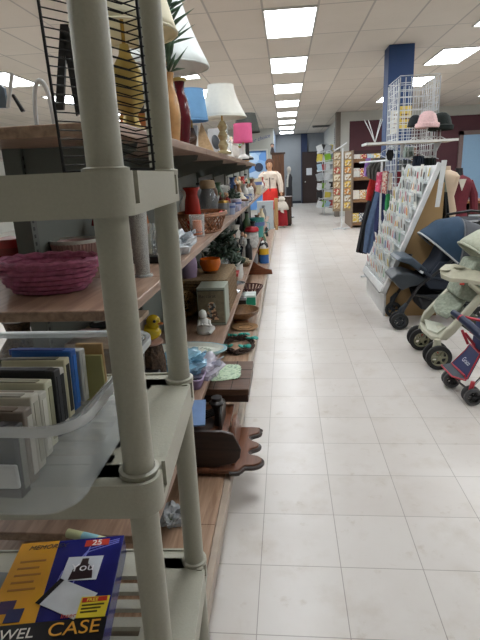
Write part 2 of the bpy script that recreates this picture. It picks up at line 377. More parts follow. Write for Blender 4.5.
# ------------------------------------------------------------------ plastic shelving unit in the foreground
rk = thing('plastic_shelving_unit', 'putty coloured plastic shelving unit with round posts at the left foreground', 'shelving unit', (-.201, .64, 0), R(2.8)); local(rk)
W_, D_ = .91, .455
def strip(bm, outer, inner, i0, i1, z0, z1):
    n_ = len(outer); idx = [i % n_ for i in range(i0, i1+1)]
    add_prism(bm, [Vector((outer[i].x, outer[i].y, z0)) for i in idx]+[Vector((inner[i].x, inner[i].y, z0)) for i in idx[::-1]], (0, 0, z1-z0))
def rack_shelf(zt, h=.058):
    bm = B(); t_ = .006; z0 = zt-h
    # outer skirt: near side, left side, far side solid; the right and left ends carry two notches each
    n = 6; out = rrect(-W_, 0, 0, D_, .035, n); inn = rrect(-W_+t_, -t_, t_, D_-t_, .035-t_, n)
    q = n+1
    for s in range(4):   # corner arcs: 0 far-right,1 far-left,2 near-left,3 near-right
        pass
    strip(bm, out, inn, 0, 2*q-1, z0, zt); strip(bm, out, inn, 2*q, 4*q-1, z0, zt)       # far and near, with their corners
    for xs in (0, -W_):                                                                # ends
        xa, xb = (xs-t_, xs) if xs == 0 else (xs, xs+t_)
        for (ya, yb, notch) in ((.035, .042, 0), (.042, .068, 1), (.068, D_-.075, 0), (D_-.075, D_-.05, 1), (D_-.05, D_-.035, 0)):
            bx(bm, xa, xb, ya, yb, z0, zt if not notch else z0+.014)
            if notch: bx(bm, xa-.014 if xs == 0 else xb, xa if xs == 0 else xb+.014, ya, yb, z0, zt-.001)
    # deck: solid border and slats
    zd = zt-.004
    deck = rrect(-W_+t_, -t_, t_, D_-t_, .028, n)
    bd = .085
    for (xa, xb, ya, yb) in ((-W_+.02, -.02, .004, .02+bd*.55), (-W_+.02, -.02, D_-.02-bd*.55, D_-.004), (-.125, -.006, .03, D_-.03), (-W_+.006, -W_+bd+.02, .03, D_-.03)):
        bx(bm, xa, xb, ya, yb, zd-.006, zd)
    k = 0; y = .07
    while y < D_-.09:
        bx(bm, -W_+.09, -.09, y, y+.026, zd-.012, zd); y += .049
    for xx in (-.29, -.455, -.62): bx(bm, xx-.014, xx+.014, .05, D_-.05, zd-.014, zd-.001)
    for (px_, py_) in ((-.037, .045), (-.03, D_-.04), (-W_+.037, .045), (-W_+.03, D_-.04)):
        add_lathe(bm, [(.0262, -.006), (.032, -.006), (.032, .004), (.0262, .006)], (px_, py_, zt), 20)
    return obj('shelf', bm, RACKP, rk)
RZ = (1.462, 1.005, .5)
for z in RZ+(.06,): rack_shelf(z)
for (px_, py_) in ((-.037, .045), (-.03, D_-.04), (-W_+.037, .045), (-W_+.03, D_-.04)):
    for za, zb in ((.06, .5-.03), (.5, 1.005-.03), (1.005, 1.462-.03), (1.462, 1.95)):
        obj('post', add_lathe(B(), [(0, za), (.0255, za), (.0245, za+.01), (.0238, zb-.02), (.0232, zb), (0, zb)], (px_, py_, 0), 28), RACKP, rk)
    
# wire disc tower on the top rack shelf
wt = thing('wire_disc_tower', 'tall black wire media tower standing on the plastic rack top shelf', 'wire rack', (-.33, .87, 1.462))
BW = mat('black_wire', '101012', .35, metal=.4)
zb, zt = 1.466, 2.02; dx = -.010
WC = ((-.362, .83), (-.330, .875), (-.222, .872), (-.262, .83))
for x, y in WC: obj('upright', add_tube(B(), [(x, y, zb), (x+dx, y, zt)], .0026), BW, wt)
bm = B(); z = zb+.012; k = 0
while z < zt:
    f_ = (z-zb)/(zt-zb)*dx; P4 = [Vector((x+f_, y, z)) for x, y in WC]; v_ = Vector((0, 0, .007))
    add_tube(bm, [P4[0], P4[1]], .0012, 5); add_tube(bm, [P4[3]+v_, P4[2]], .0012, 5)
    add_tube(bm, [P4[1], P4[1].lerp(P4[2], .45)+v_+Vector((0, .008, 0)), P4[1].lerp(P4[2], .75)-v_*.5+Vector((0, .008, 0)), P4[2]+Vector((.004, 0, 0))], .0012, 5)
    z += .0135
obj('rungs', bm, BW, wt)
obj('base_ring', add_tube(B(), [(x, y, zb) for x, y in WC], .0026, 8, True), BW, wt)

# clear storage bin with media cases on the second rack shelf
FROST = clear('frosted_clear_plastic', 'e2e8ec', .06, .25)
bn = thing('storage_bin', 'clear frosted plastic storage bin full of media cases on the rack', 'storage bin', (-.46, .76, 1.005))
zb = 1.009; bm = B()
rings = []
for (z, i) in ((zb, .03), (zb+.004, .02), (zb+.095, .012), (zb+.097, .006), (zb+.136, .002)):
    rings.append(rrect(-.70+i, -.285-i*.6, .562+i*.05, .965-i, .045, 6, z))
loft(bm, rings, True, False)
obj('tub', bm, FROST, bn, solid=.0022)
a = rrect(-.70, -.282, .555, .965, .045, 6, zb+.136); b_ = rrect(-.712, -.274, .556, .977, .055, 6, zb+.138); c = rrect(-.712, -.274, .556, .977, .055, 6, zb+.124)
bm = loft(B(), [a, b_, c], False, False); obj('rim', bm, clear('frosted_rim', 'e8ecee', .42, .3), bn, solid=.002)
obj('grip_panel', bx(B(), -.50, -.36, .549, .556, zb+.05, zb+.085), clear('frosted_rim', 'e8ecee', .42), bn, bevel=.003)
# media cases
cases = [('black and grey', '1b1c1e', 12), ('brown topped white', '8b8178', 24), ('white', 'cfccc0', 33), ('pale grey', 'c2c0b5', 42), ('cream', 'c9c8b0', 50), ('black', '17181b', 60), ('white and black', 'd4d2ca', 64), ('dark edged cream', 'c8c3a6', 71), ('bright blue', '1f58a8', 79), ('greyish white', 'b9bab6', 88)]
ys = .60
for i, (nm, c_, pxr) in enumerate(cases):
    y = .595+i*.0345; xr = at(pxr, 395, Y=y).x; wdt = .122; hgt = .108+.012*((i*7) % 3)/2
    t = thing('media_case', '%s media case standing in the clear bin, %s' % (nm, 'nearest the camera' if i == 0 else 'behind the %s one' % cases[i-1][0]), 'media case', (xr-wdt/2, y, zb+.006), group='media cases filed in the clear bin')
    rot = Euler((R(-4), 0, R(-3+(i*5) % 4)))
    ctr = Vector((xr-wdt/2, y, zb+.014+hgt/2))
    obj('shell', add_box(B(), ctr, (wdt, .024, hgt), rot), mat('case_'+c_, c_, .35, var=.06), t, bevel=.0025)
    obj('insert', add_box(B(), ctr+Vector((wdt/2-.003, 0, -.0)), (.008, .012, hgt*.8), rot), colm(['8f8f88', 'e0ded6', 'b8b6a8', 'dcdad0', '9c9a80', '303238', '111214', '141414', '2f6fc4', 'd6d6d2'][i]), t)
    obj('tray', add_box(B(), ctr+Vector((-.01, 0, hgt/2-.004)), (wdt*.9, .013, .011), rot), colm(['404246', '6a5a4c', '8d8a80', '7a6a5c', '8a8876', '2a2b2e', '2a2b2e', '55534a', '2a3f88', 'a8a8a4'][i]), t)
for (nm, x0, x1, y, z1, c_) in (('tan cardboard', 80, 106, .93, .125, 'b08f60'), ('yellow-green paper', 83, 104, .915, .105, 'a6a067')):
    p = at(x0, 380, Y=y).x; q = at(x1, 380, Y=y).x
    o = obj('card_sleeve', bx(B(), p, q, y, y+.008, zb+.006, zb+z1), colm(c_), loc=((p+q)/2, y, zb+.006), bevel=.001)
    tag(o, '%s sleeve standing at the back of the clear bin' % nm, 'sleeve')
# grey box and black bag behind the bin
o = obj('grey_case', bx(B(), -.262, -.214+.0, .80, .96, 1.008, 1.06), colm('8f9094'), loc=(-.24, .9, 1.008), bevel=.004)
bpy.data.objects.remove(o)

# jewel case box on the third rack shelf
RZb = R(9.5); jc = Vector((-.533, .872, .508))
def Jm(x, y, z): return Matrix.Translation(jc) @ Matrix.Rotation(RZb, 4, 'Z') @ Matrix.Translation((x, y, z))
jb = thing('boxed_disc_cases', 'blue and yellow retail box of disc cases lying on the third rack shelf', 'box', jc, RZb); local(jb)
JT = .055
BLU = mat('box_blue', '1d1f66', .25, var=.25, scale=12); YEL = mat('box_yellow', 'd79a22', .3, var=.08, scale=8)
obj('carton', bx(B(), -.13, .13, -.17, .17, 0, JT), BLU, jb, bevel=.001)
obj('yellow_panel', add_prism(B(), [(-.13, -.105, JT), (-.02, -.105, JT), (-.035, .17, JT), (-.13, .17, JT)], (0, 0, .0006)), YEL, jb)
obj('black_band', bx(B(), -.13, .13, -.17, -.080, JT, JT+.0008), colm('0d0d12', .3), jb)
obj('photo_panel', add_box(B(), (.045, .065, JT+.001), (.085, .075, .001), Euler((0, 0, R(-3)))), colm('d0d4dc', .3), jb)
obj('figure_print', add_prism(B(), [(.02, .03, JT+.0015), (.075, .03, JT+.0015), (.07, .062, JT+.0015), (.056, .078, JT+.0015), (.056, .095, JT+.0015), (.04, .095, JT+.0015), (.038, .075, JT+.0015), (.024, .062, JT+.0015)], (0, 0, .0006)), colm('2c1c20', .3), jb)
for k in range(3):
    obj('swoosh', add_tube(B(), [(-.01+.02*k, -.02, JT), (.0+.02*k, .06+.012*k, JT), (.05, .12+.01*k, JT), (.12, .145+.006*k, JT)], .0015, 6), colm('7a7fd0', .3), jb)
cs = obj('case_print', add_box(B(), (.035, -.025, JT+.0015), (.10, .075, .0012), Euler((0, 0, R(-30)))), colm('cdd0d4', .25), jb)
obj('case_spine_print', add_box(B(), (-.012, .001, JT+.002), (.012, .075, .0014), Euler((0, 0, R(-30)))), colm('15161a', .25), jb)
tg = obj('yellow_sticker', add_box(B(), (.095, -.055, JT+.003), (.062, .055, .001), Euler((0, 0, R(-2)))), colm('e6cf3c', .3), jb)
obj('red_bar', bx(B(), .068, .122, -.042, -.030, JT+.0035, JT+.0042), colm('c22a22', .3), tg)
for k in range(3): obj('printed_line', bx(B(), .070, .118-.006*k, -.052-.009*k, -.048-.009*k, JT+.0035, JT+.0042), colm('4a3d14', .3), tg)
obj('red_label', bx(B(), .035, .095, .138, .160, JT+.001, JT+.0016), colm('b93a2a', .3), jb)
Tm = lambda x, y, z=JT+.0022: Matrix.Translation((x, y, z))
text('lettering', '25', .026, Tm(.052, .140), colm('e8e8e8', .4), jb)
text('lettering', 'You', .034, Tm(.018, .055), colm('f0f0f4', .4), jb)
text('lettering', 'PINK', .001, Tm(.9, .9), colm('f0f0f4', .4), jb) if False else None
text('lettering', 'MEMOREX', .020, Tm(-.105, .142), colm('20201c', .4), jb, shear=.3)
text('lettering', 'JEWEL', .035, Tm(-.112, -.117), colm('e8e4da', .4), jb)
text('lettering', 'CASE', .046, Tm(.012, -.119), colm('e6a63a', .4), jb)
text('lettering', 'Inserts', .016, Tm(.03, -.077), colm('c0463a', .4), jb)
text('lettering', 'FREE', .012, Tm(.078, -.041, JT+.0045), colm('f4e04a', .4), jb)
for k in range(5): obj('printed_line', bx(B(), -.112, -.05-.01*(k % 2), .10-k*.022, .106-k*.022, JT+.0006, JT+.0012), colm('a06a18', .4), jb)
for k, (x, y, c_) in enumerate(((-.115, -.05, '3c2a50'), (-.09, -.075, '252c58'))): obj('small_print_case', bx(B(), x, x+.035, y, y+.035, JT+.0006*k+.0006, JT+.0016+.0006*k), colm(c_, .3), jb)
o = obj('disc_sleeve_pack', bx(B(), -.84, -.672, .74, .95, .505, .54), clear('clear_pack', 'b8c2c8', .35), loc=(-.75, .85, .505), bevel=.004)
tag(o, 'clear plastic pack lying left of the blue and yellow box', 'package')
# rolled paper tube
t = thing('rolled_paper', 'pale green rolled paper tube with blue print behind the boxed disc cases', 'paper roll', (-.45, 1.06, .52))
pa, pb = at(68, 533, Z=.53), at(120, 545, Z=.53)
pb = pa + (pb-pa)*1.0
obj('roll', add_tube(B(), [pa, pb], .012, 14), colm('cfd3a0', .6), t)
m_ = pa.lerp(pb, .3); n_ = pa.lerp(pb, .6)
obj('print_band', add_tube(B(), [m_, n_], .0124, 14), colm('8fc4cf', .6), t)

# ------------------------------------------------------------------ small goods on the store shelving
def lat(name, label, cat, p, parts, group=None, seg=24, rz=0):
    """thing made of turned parts: (part name, profile, material)"""
    p = Vector(p)
    if len(parts) == 1:
        nm, prof, m = parts[0][:3]; o = obj(name, add_lathe(B(), prof, p, seg), m, loc=p); return tag(o, label, cat, group)
    t = thing(name, label, cat, p, 0, group)
    for pt in parts:
        nm, prof, m = pt[:3]; off = Vector(pt[3]) if len(pt) > 3 else Vector()
        obj(nm, add_lathe(B(), prof, p+off, seg), m, t)
    return t
def on(px_, X, lvl): Z = LV[lvl]; return Vector((X, depth_on(px_, X, Z), Z+.0005))
def cupprof(r0, r1, h, t=.004, n=4):
    o = [(0, 0), (r0, 0)]+[(r0+(r1-r0)*(k/n)**1.1, h*k/n) for k in range(1, n+1)]
    return o+[(r-t, z) for r, z in o[:1:-1]]+[(0, t)]
def vaseprof(h, rb, rm, rn, rt_, t=.004):
    ks = [(rb, 0), (rb*1.02, .02*h), ((rb+rm)/2, .16*h), (rm, .38*h), (rm*.92, .55*h), ((rm+rn)/2, .7*h), (rn, .82*h), (rn*1.05, .9*h), (rt_, h)]
    return [(0, 0)]+ks+[(max(.001, r-t), z) for r, z in ks[:3:-1]]+[(0, .35*h)]
def bottleprof(h, r, rn): return [(0, 0), (r*.95, 0), (r, .02*h), (r, .55*h), (r*.9, .64*h), (rn*1.1, .76*h), (rn, .8*h), (rn, .93*h), (0, .93*h)]
GLASS = clear('clear_glass', 'e8f0f0', .16, .05)
def lamp(label, p, base, bm_mat, sh_z, sh, sh_mat, flute=0, group=None, harp=True):
    """table lamp: base profile, shade from radius sh[0] at bottom to sh[1] at top"""
    p = Vector(p); t = thing('table_lamp', label, 'lamp', p)
    obj('base', add_lathe(B(), base, p, 24), bm_mat, t)
    zt = base[-1][1]
    obj('stem', add_cyl(B(), p+Vector((0, 0, zt-.02)), p+Vector((0, 0, sh_z+sh[2]*.85)), .006), mat('brass', 'a98b4b', .3, .9), t)
    pr_ = []; n = 10
    for k in range(n+1):
        u = k/n; r = sh[0]+(sh[1]-sh[0])*(1-(1-u)**1.5 if sh[3] else u); pr_.append((r, sh_z+sh[2]*u))
    s = obj('lamp_shade', add_lathe(B(), pr_, p, 48, flute=flute, nf=12), sh_mat, t, solid=.002)
    obj('shade_trim', add_tube(B(), [(p.x+(sh[0])*math.cos(a*math.pi/18), p.y+sh[0]*math.sin(a*math.pi/18), p.z+sh_z) for a in range(36)], .004, 6, True), sh_mat, s)
    obj('shade_ring', add_tube(B(), [(p.x+(sh[1])*math.cos(a*math.pi/18), p.y+sh[1]*math.sin(a*math.pi/18), p.z+sh_z+sh[2]) for a in range(36)], .003, 6, True), sh_mat, s)
    if harp: obj('finial', add_ball(B(), p+Vector((0, 0, sh_z+sh[2]*.88)), .01), mat('brass', 'a98b4b', .3, .9), t)
    return t
def cloth_mat(k, c, t_=.3): return mat(k, c, .85, var=.03, scale=40)
BRASS = mat('brass', 'a98b4b', .3, .9)

# --- top shelf
# gilt figure lamp behind the wire tower: large cream shade over a gold urn
p = Vector((-.50, 1.72, LV['top']))
lamp('gold urn lamp with a big cream shade behind the black wire tower', p,
     [(0, 0), (.06, 0), (.062, .012), (.03, .03), (.022, .06), (.05, .1), (.06, .15), (.045, .2), (.02, .24), (.014, .27)], mat('gilt', 'b09a5a', .35, .5), .30, (.17, .10, .24, 0), cloth_mat('cream_shade', 'd9d2b8'))
# black photo stands and white loop frames seen left of the foreground post
t = thing('easel_frame', 'black easel photo stand leaning behind the wire tower', 'photo frame', (-.66, 1.62, LV['top']))
zb = LV['top']+.001
obj('leg', add_prism(B(), [at(55, 110, Y=1.6), at(63, 110, Y=1.6), at(66, 40, Y=1.6), at(60, 25, Y=1.6)], (0, .012, 0)), BLACK, t)
obj('leg', add_prism(B(), [at(76, 116, Y=1.6), at(81, 112, Y=1.6), at(68, 24, Y=1.6), at(60, 24, Y=1.6)], (0, .012, 0)), BLACK, t)
ORIG_Z = {}
def hoop(label, px0, px1, ytop, Y, m, r=.006):
    a = at(px0, 112, Y=Y); b_ = at(px1, 112, Y=Y); zt = at((px0+px1)/2, ytop, Y=Y).z; z0 = LV['top']+r; h = zt-z0; c = (a+b_)/2; hw = (b_.x-a.x)/2
    pts = [(c.x-hw*math.cos(k*math.pi/16)*1.0, Y, z0+h*math.sin(k*math.pi/16)**.7) for k in range(17)]
    t = thing('wire_easel', label, 'display stand', (c.x, Y, LV['top']))
    obj('hoop', add_tube(B(), pts, r, 8), m, t)
    obj('foot', add_tube(B(), [pts[0], (c.x, Y+.07, z0), pts[-1]], r, 8), m, t)
    return t
hoop('white arched metal display hoop on the top shelf, left of the foreground post', 35, 53, 80, 1.62, WHITEM, .007)
t = thing('framed_picture', 'white and black leaning picture frame at the far left of the top shelf', 'picture frame', (-.78, 1.55, LV['top'])); bar0 = at(8, 112, Y=1.5)
obj('foot', bx(B(), bar0.x-.1, bar0.x+.06, 1.5, 1.62, LV['top']+.0005, LV['top']+.012), BLACK, t)
obj('white_edge', add_tube(B(), [at(8, 108, Y=1.52), at(12, 73, Y=1.52)], .006), WHITEM, t)
obj('pane', add_prism(B(), [at(-8, 108, Y=1.52), at(7, 108, Y=1.52), at(4, 88, Y=1.52), at(-8, 78, Y=1.52)], (0, .01, 0)), colm('66788a', .3), t)
obj('strut', add_prism(B(), [at(21, 112, Y=1.6), at(24, 111, Y=1.6), at(13, 94, Y=1.6), at(11, 95, Y=1.6)], (0, .01, 0)), BLACK, t)
# dark framed pictures behind wire, right side
def slab_item(name, label, cat, pts, Y, dy, c_, parts=(), rough=.4):
    t = thing(name, label, cat, (at(*pts[0], Y=Y).x, Y, LV['top']))
    obj('panel', add_prism(B(), [at(a, b_, Y=Y) for a, b_ in pts], (0, dy, 0)), colm(c_, rough), t)
    for nm, ps, cc in parts: obj(nm, add_prism(B(), [at(a, b_, Y=Y-.003) for a, b_ in ps], (0, .003, 0)), colm(cc, rough), t)
    return t
slab_item('framed_picture', 'small black upright picture frame behind the wire tower', 'picture frame', [(126, 134), (145, 133.5), (142, 78), (124, 80)], 2.0, .02, '25272b')
slab_item('storage_tin', 'orange and gold tin under the black frame behind the wire tower', 'tin', [(120, 131), (147, 130), (147, 113), (120, 114)], 1.8, .05, 'c9825a', [('gold_band', [(120, 119), (147, 118), (147, 115), (120, 116)], 'c9a648')])
# upper white lamp shade (large) with plant in front of it
p = on(186, -.57, 'top'); p = Vector((-.62, 2.55, LV['top']))
sx = at(183, 70, Y=2.55)
lamp('very large white flared lamp shade on a gold base beside the tall leafy plant', (at(166, 72, Y=2.5).x, 2.5, LV['top']),
     [(0, 0), (.07, 0), (.07, .015), (.03, .04), (.05, .1), (.06, .16), (.03, .22), (.015, .26)], mat('dark_red_glaze', '5a1c22', .15), .345, (.20, .075, .36, 1), cloth_mat('white_shade', 'dde2e0'), flute=.02)
# two tall vases in front of that lamp
v1 = Vector((at(171, 120, Y=2.2).x, 2.2, LV['top']+.0005))
t = lat('tall_vase', 'tall amber vase holding spiky green leaves, right of the rear post', 'vase', v1, [('vase', vaseprof(.27, .03, .042, .02, .026), mat('amber_glaze', 'b58a5c', .25, var=.2))])
pl = thing('artificial_plant', 'spiky green artificial leaves rising out of the amber vase', 'plant', v1+Vector((0, 0, .26)))
bm = B(); rnd = random.Random(3)
obj('stems', add_tube(add_tube(B(), [v1+Vector((0, 0, .1)), v1+Vector((.01, 0, .45)), v1+Vector((-.01, .01, .62))], .004), [v1+Vector((0, 0, .1)), v1+Vector((-.02, 0, .4))], .004), mat('stem_green', '3f5235', .6), pl)
for k in range(90):
    z = .25+.38*rnd.random(); a = rnd.random()*2*math.pi; L_ = .09+.08*rnd.random(); o_ = v1+Vector((.004, 0, z))
    d_ = Vector((math.cos(a), math.sin(a), .5+.8*rnd.random())).normalized(); s_ = d_.cross(Vector((0, 0, 1))).normalized()*.011; droop = Vector((0, 0, -.025))
    ps = [o_, o_+d_*L_*.4+s_, o_+d_*L_+droop, o_+d_*L_*.4-s_]
    vs = [bm.verts.new(q) for q in ps]; bm.faces.new(vs)
obj('leaves', bm, mat('leaf_green', '44604a', .5, var=.35), pl, solid=.0008)
v2 = Vector((at(179, 120, Y=2.3).x, 2.36, LV['top']+.0005))
lat('tall_vase', 'dark red tall vase with a gold rim beside the amber vase', 'vase', v2, [('body', vaseprof(.27, .028, .043, .02, .026), mat('wine_glaze', '54161f', .15)), ('gold_rim', [(.02, .262), (.03, .262), (.032, .275), (.02, .275)], mat('gilt', 'c9a84a', .3, .8))])
# blue shade lamp and white bell shade lamp
q = at(190, 98, Y=3.35)
lamp('small lamp with a plain sky blue shade between the vases and the white bell shade', (q.x, 3.35, LV['top']), [(0, 0), (.05, 0), (.05, .02), (.02, .04), (.03, .1), (.012, .16)], DKWOOD, .20, (.105, .085, .18, 0), cloth_mat('blue_shade', '6f9fcb'))
q = at(221, 100, Y=3.6)
lp = lamp('white bell shaded lamp with a twisted glass column on the top shelf', (q.x, 3.6, LV['top']), [(0, 0), (.055, 0), (.055, .015), (.025, .03), (.035, .06), (.02, .09), (.035, .12), (.02, .15), (.035, .18), (.014, .215)], mat('brassy_glass', 'b7a883', .15, .5), .235, (.165, .085, .20, 1), cloth_mat('cream_white_shade', 'e2e1d8'), flute=.012)
# small wedge frames, white board, oval frame
def face_item(name, label, cat, px0, px1, X, h, c_, lean=.25, inner=None, shape='rect', base=None):
    """flat stand-up item facing back up the aisle towards the viewer"""
    Z = LV['top']+.001; y = depth_on((px0+px1)/2, X, Z); wd = abs(at(px1, 150, Y=y).x-at(px0, 150, Y=y).x)
    t = thing(name, label, cat, (X, y, Z)); rot = Euler((R(-10), 0, 0)); dz = Vector((0, .0, h/2+.004))
    obj('frame', add_box(B(), Vector((X, y, Z))+dz, (wd, .014, h), rot), colm(c_, .35), t, bevel=.003)
    if inner: obj('inset', add_box(B(), Vector((X, y-.009, Z))+dz, (wd*.66, .004, h*.68), rot), colm(inner, .3), t) if shape == 'rect' else obj('inset', add_ball(B(), Vector((X, y-.006, Z))+dz, (wd*.27, .006, h*.28), 20, Euler((R(-10), R(-14), 0))), colm(inner, .3), t)
    obj('back_strut', add_prism(B(), [(X-.01, y+.01, Z), (X-.01, y+.06, Z), (X-.01, y+.02, Z+h*.6)], (.02, 0, 0)), colm('55504a'), t)
    return t
face_item('white_board', 'blank white square board standing between vases and wooden wedge', 'board', 184, 199, -.60, .17, 'cfd2d2')
t = thing('wooden_wedge', 'pale wooden triangular panel beside the white board', 'wooden panel', on(204, -.52, 'top'))
y = depth_on(204, -.52, LV['top']); zz = LV['top']+.001
obj('panel', add_prism(B(), [at(196, 148, Y=y), at(214, 151, Y=y), at(201, 122, Y=y)], (0, .012, 0)), wood('pale_birch', 'c0a078', 'd3b58e', 5), t)
obj('foot', bx(B(), at(197, 148, Y=y).x, at(212, 151, Y=y).x, y, y+.05, zz, zz+.008), DKWOOD, t)
face_item('oval_photo_frame', 'silver white photo frame with a dark oval picture', 'photo frame', 209, 224, -.52, .20, 'c9cdd2', inner='4b5058', shape='oval')
# figurines under the vases
def figurine(label, p, h, c1, c2, cat='figurine', group=None, dress=True, name='figurine'):
    p = Vector(p); t = thing(name, label, cat, p, 0, group)
    obj('gown' if dress else 'torso', add_lathe(B(), [(0, 0), (h*.17, 0), (h*.16, h*.1), (h*.09, h*.45), (h*.1, h*.6), (h*.11, h*.68), (h*.045, h*.76), (h*.03, h*.8)], p, 16, 1, .8), c1, t)
    obj('head', add_ball(B(), p+Vector((0, 0, h*.88)), (h*.07, h*.075, h*.09)), c2, t)
    for s in (-1, 1): obj('arm', add_tube(B(), [p+Vector((s*h*.1, 0, h*.68)), p+Vector((s*h*.15, -h*.04, h*.5)), p+Vector((s*h*.05, -h*.12, h*.45))], [h*.03, h*.026, h*.02]), c1, t)
    return t
GOLDF = mat('dark_gold', '5d4a2a', .35, .6)
figurine('dark bronze figurine in front of the white board', on(176, -.50, 'top'), .10, GOLDF, GOLDF)
t = thing('driftwood_ornament', 'low dark brown twisted ornament below the amber vase', 'ornament', on(184, -.46, 'top'))
p = on(184, -.46, 'top')
obj('branch', add_tube(B(), [p+Vector((-.06, 0, .015)), p+Vector((-.02, .02, .035)), p+Vector((.02, 0, .02)), p+Vector((.05, .02, .03))], [.012, .014, .012, .006]), DKWOOD, t)
obj('knot', add_ball(B(), p+Vector((-.01, 0, .013)), (.03, .02, .013)), DKWOOD, t)
# dark shade, pink lamp, glass and white figures, plants near the end of the top shelf
q = at(246, 122, Y=5.2)
lamp('lamp with a square dark charcoal shade behind the pink shade', (q.x, 5.25, LV['top']), [(0, 0), (.06, 0), (.06, .02), (.02, .05), (.02, .2)], BLACK, .26, (.13, .09, .17, 0), colm('3b3d38', .8))
q = at(244, 133, Y=4.9)
lamp('lamp with a bright pink drum shade near the end of the top shelf', (q.x, 4.75, LV['top']), [(0, 0), (.05, 0), (.05, .015), (.015, .04), (.02, .12)], WHITE, .14, (.085, .08, .155, 0), cloth_mat('pink_shade', 'cf5a86'))
items = [(226, -.58, 'bottleprof', .24, .035, 'brass candle stick', 'c0a870'), (229, -.48, 'b', .20, .03, 'clear glass decanter', None), (233, -.55, 'b', .26, .03, 'cut glass decanter', None)]
lat('candlestick', 'brass candlestick behind the oval photo frame', 'candlestick', on(226, -.60, 'top'), [('shaft', [(0, 0), (.045, 0), (.045, .01), (.012, .03), (.018, .08), (.01, .12), (.018, .17), (.012, .2), (.028, .21), (.028, .222), (0, .222)], BRASS), ('candle', [(0, .222), (.01, .222), (.01, .3), (0, .3)], WHITE)])
lat('glass_decanter', 'clear glass decanter with stopper beside the oval frame', 'decanter', on(227, -.47, 'top'), [('bottle', bottleprof(.22, .04, .014), GLASS), ('stopper', [(0, .205), (.013, .205), (.02, .235), (0, .255)], GLASS)])
lat('porcelain_jar', 'white round porcelain jar with lid below the pink lamp', 'jar', on(234, -.47, 'top'), [('jar', vaseprof(.15, .04, .06, .035, .04), mat('porcelain', 'd6d4cc', .2)), ('lid', [(.04, .15), (.03, .165), (.008, .175), (.01, .185), (0, .19)], mat('porcelain', 'd6d4cc', .2))])
figurine('white porcelain lady figurine left of the green plant', on(237, -.52, 'top'), .22, mat('porcelain', 'd6d4cc', .2), mat('porcelain', 'd6d4cc', .2))
figurine('cream and gold angel figurine behind the porcelain jar', on(232, -.58, 'top'), .27, colm('c8bb98', .3), colm('e0c8a8', .4))
def bush(label, p, r, h, mleaf, pot=None, n=60, seed=1, leaf=.03, flowers=None, name='potted_plant', cat='plant', pm=None):
    p = Vector(p); t = thing(name, label, cat, p); rn = random.Random(seed)
    pr_ = pot or (r*.4, r*.5, h*.35)
    obj('pot', add_lathe(B(), cupprof(pr_[0], pr_[1], pr_[2]), p, 18), pm or colm('7a5a3c'), t)
    bm = B(); fl = B()
    for k in range(n):
        a = rn.random()*6.283; e = rn.random()*1.5; rr = r*(.35+.65*rn.random()); c = p+Vector((math.cos(a)*math.cos(e)*rr, math.sin(a)*math.cos(e)*rr, pr_[2]+(h-pr_[2])*(.1+.85*rn.random()*math.sin(e*.9+.2))))
        d_ = Vector((rn.uniform(-1, 1), rn.uniform(-1, 1), rn.uniform(-.3, 1))).normalized(); s_ = d_.orthogonal().normalized()
        vs = [bm.verts.new(c+d_*leaf), bm.verts.new(c+s_*leaf*.45), bm.verts.new(c-d_*leaf), bm.verts.new(c-s_*leaf*.45)]; bm.faces.new(vs)
        if flowers and k % 4 == 0: add_ball(fl, c+Vector((0, -.01, .01)), leaf*.55, 6)
    obj('stem', add_cyl(B(), p+Vector((0, 0, pr_[2]*.5)), p+Vector((0, 0, h*.7)), .005, seg=6), mat('stem_green', '3f5235', .6), t)
    obj('foliage', bm, mleaf, t, solid=.0008)
    if flowers: obj('flowers', fl, colm(flowers), t)
    else: fl.free()
    return t
GRN = mat('bright_leaf', '2d7a3c', .5, var=.4); DGRN = mat('dark_leaf', '2c4030', .5, var=.4)
bush('small bright green potted plant with white flowers at the end of the top shelf', on(241, -.50, 'top'), .075, .2, GRN, n=80, seed=2, flowers='d8d8d0')
bush('green leafy plant in a tan pot last on the top shelf', on(245, -.52, 'top'), .09, .16, GRN, n=60, seed=5, pm=colm('b59a6c'))

# --- middle shelf (pink basket level)
def basket(label, p, rb, rt_, h, m, sx=1, sy=.8, n=36, layers=7, name='woven_basket', rim=.006, hollow=True):
    p = Vector(p); t = thing(name, label, 'basket', p); bm = B()
    for k in range(layers):
        u = (k+.5)/layers; z = h*u; r = rb+(rt_-rb)*u**.55
        pts = []
        for a in range(n*2):
            an = a*math.pi/n; q = r+.0034*(1 if (a//2+k) % 2 else -1); pts.append(p+Vector((math.cos(an)*q*sx, math.sin(an)*q*sy, z)))
        add_tube(bm, pts, h/layers*.56, 6, True)
    obj('weave', bm, m, t)
    obj('liner', add_lathe(B(), [(0, .003), (rb-.004, .003)]+[(rb+(rt_-rb)*(k/8)**.55-.003, h*k/8+.002) for k in range(1, 9)], p, 48, sx, sy), m, t, solid=.002)
    rp = [p+Vector((math.cos(a*math.pi/24)*rt_*sx, math.sin(a*math.pi/24)*rt_*sy, h+.003*math.sin(a*2.4))) for a in range(48)]
    obj('rim', add_tube(B(), rp, rim, 8, True), m, t)
    return t
PINKB = mat('pink_wicker', 'a35a78', .5, var=.3, scale=60)
q = at(47, 290, Z=1.14)
basket('shallow oval pink woven basket at the near end of the middle shelf', (q.x+.012, q.y, 1.141), .085, .157, .092, PINKB, 1, .72, 22, 6, rim=.008)
q = at(74, 233, Y=1.80)
lat('ridged_dish', 'pale pink ridged ramekin dish with a white rim behind the pink basket', 'dish', (q.x, q.y, 1.141), [('dish', cupprof(.068, .086, .1), mat('pale_pink_ceramic', 'c7a49f', .3, var=.05)), ('rim', [(.082, .096), (.090, .096), (.091, .108), (.083, .108)], mat('porcelain', 'd6d4cc', .2))])
ri = [o for o in bpy.data.objects if o.name.startswith('dish')][-1]
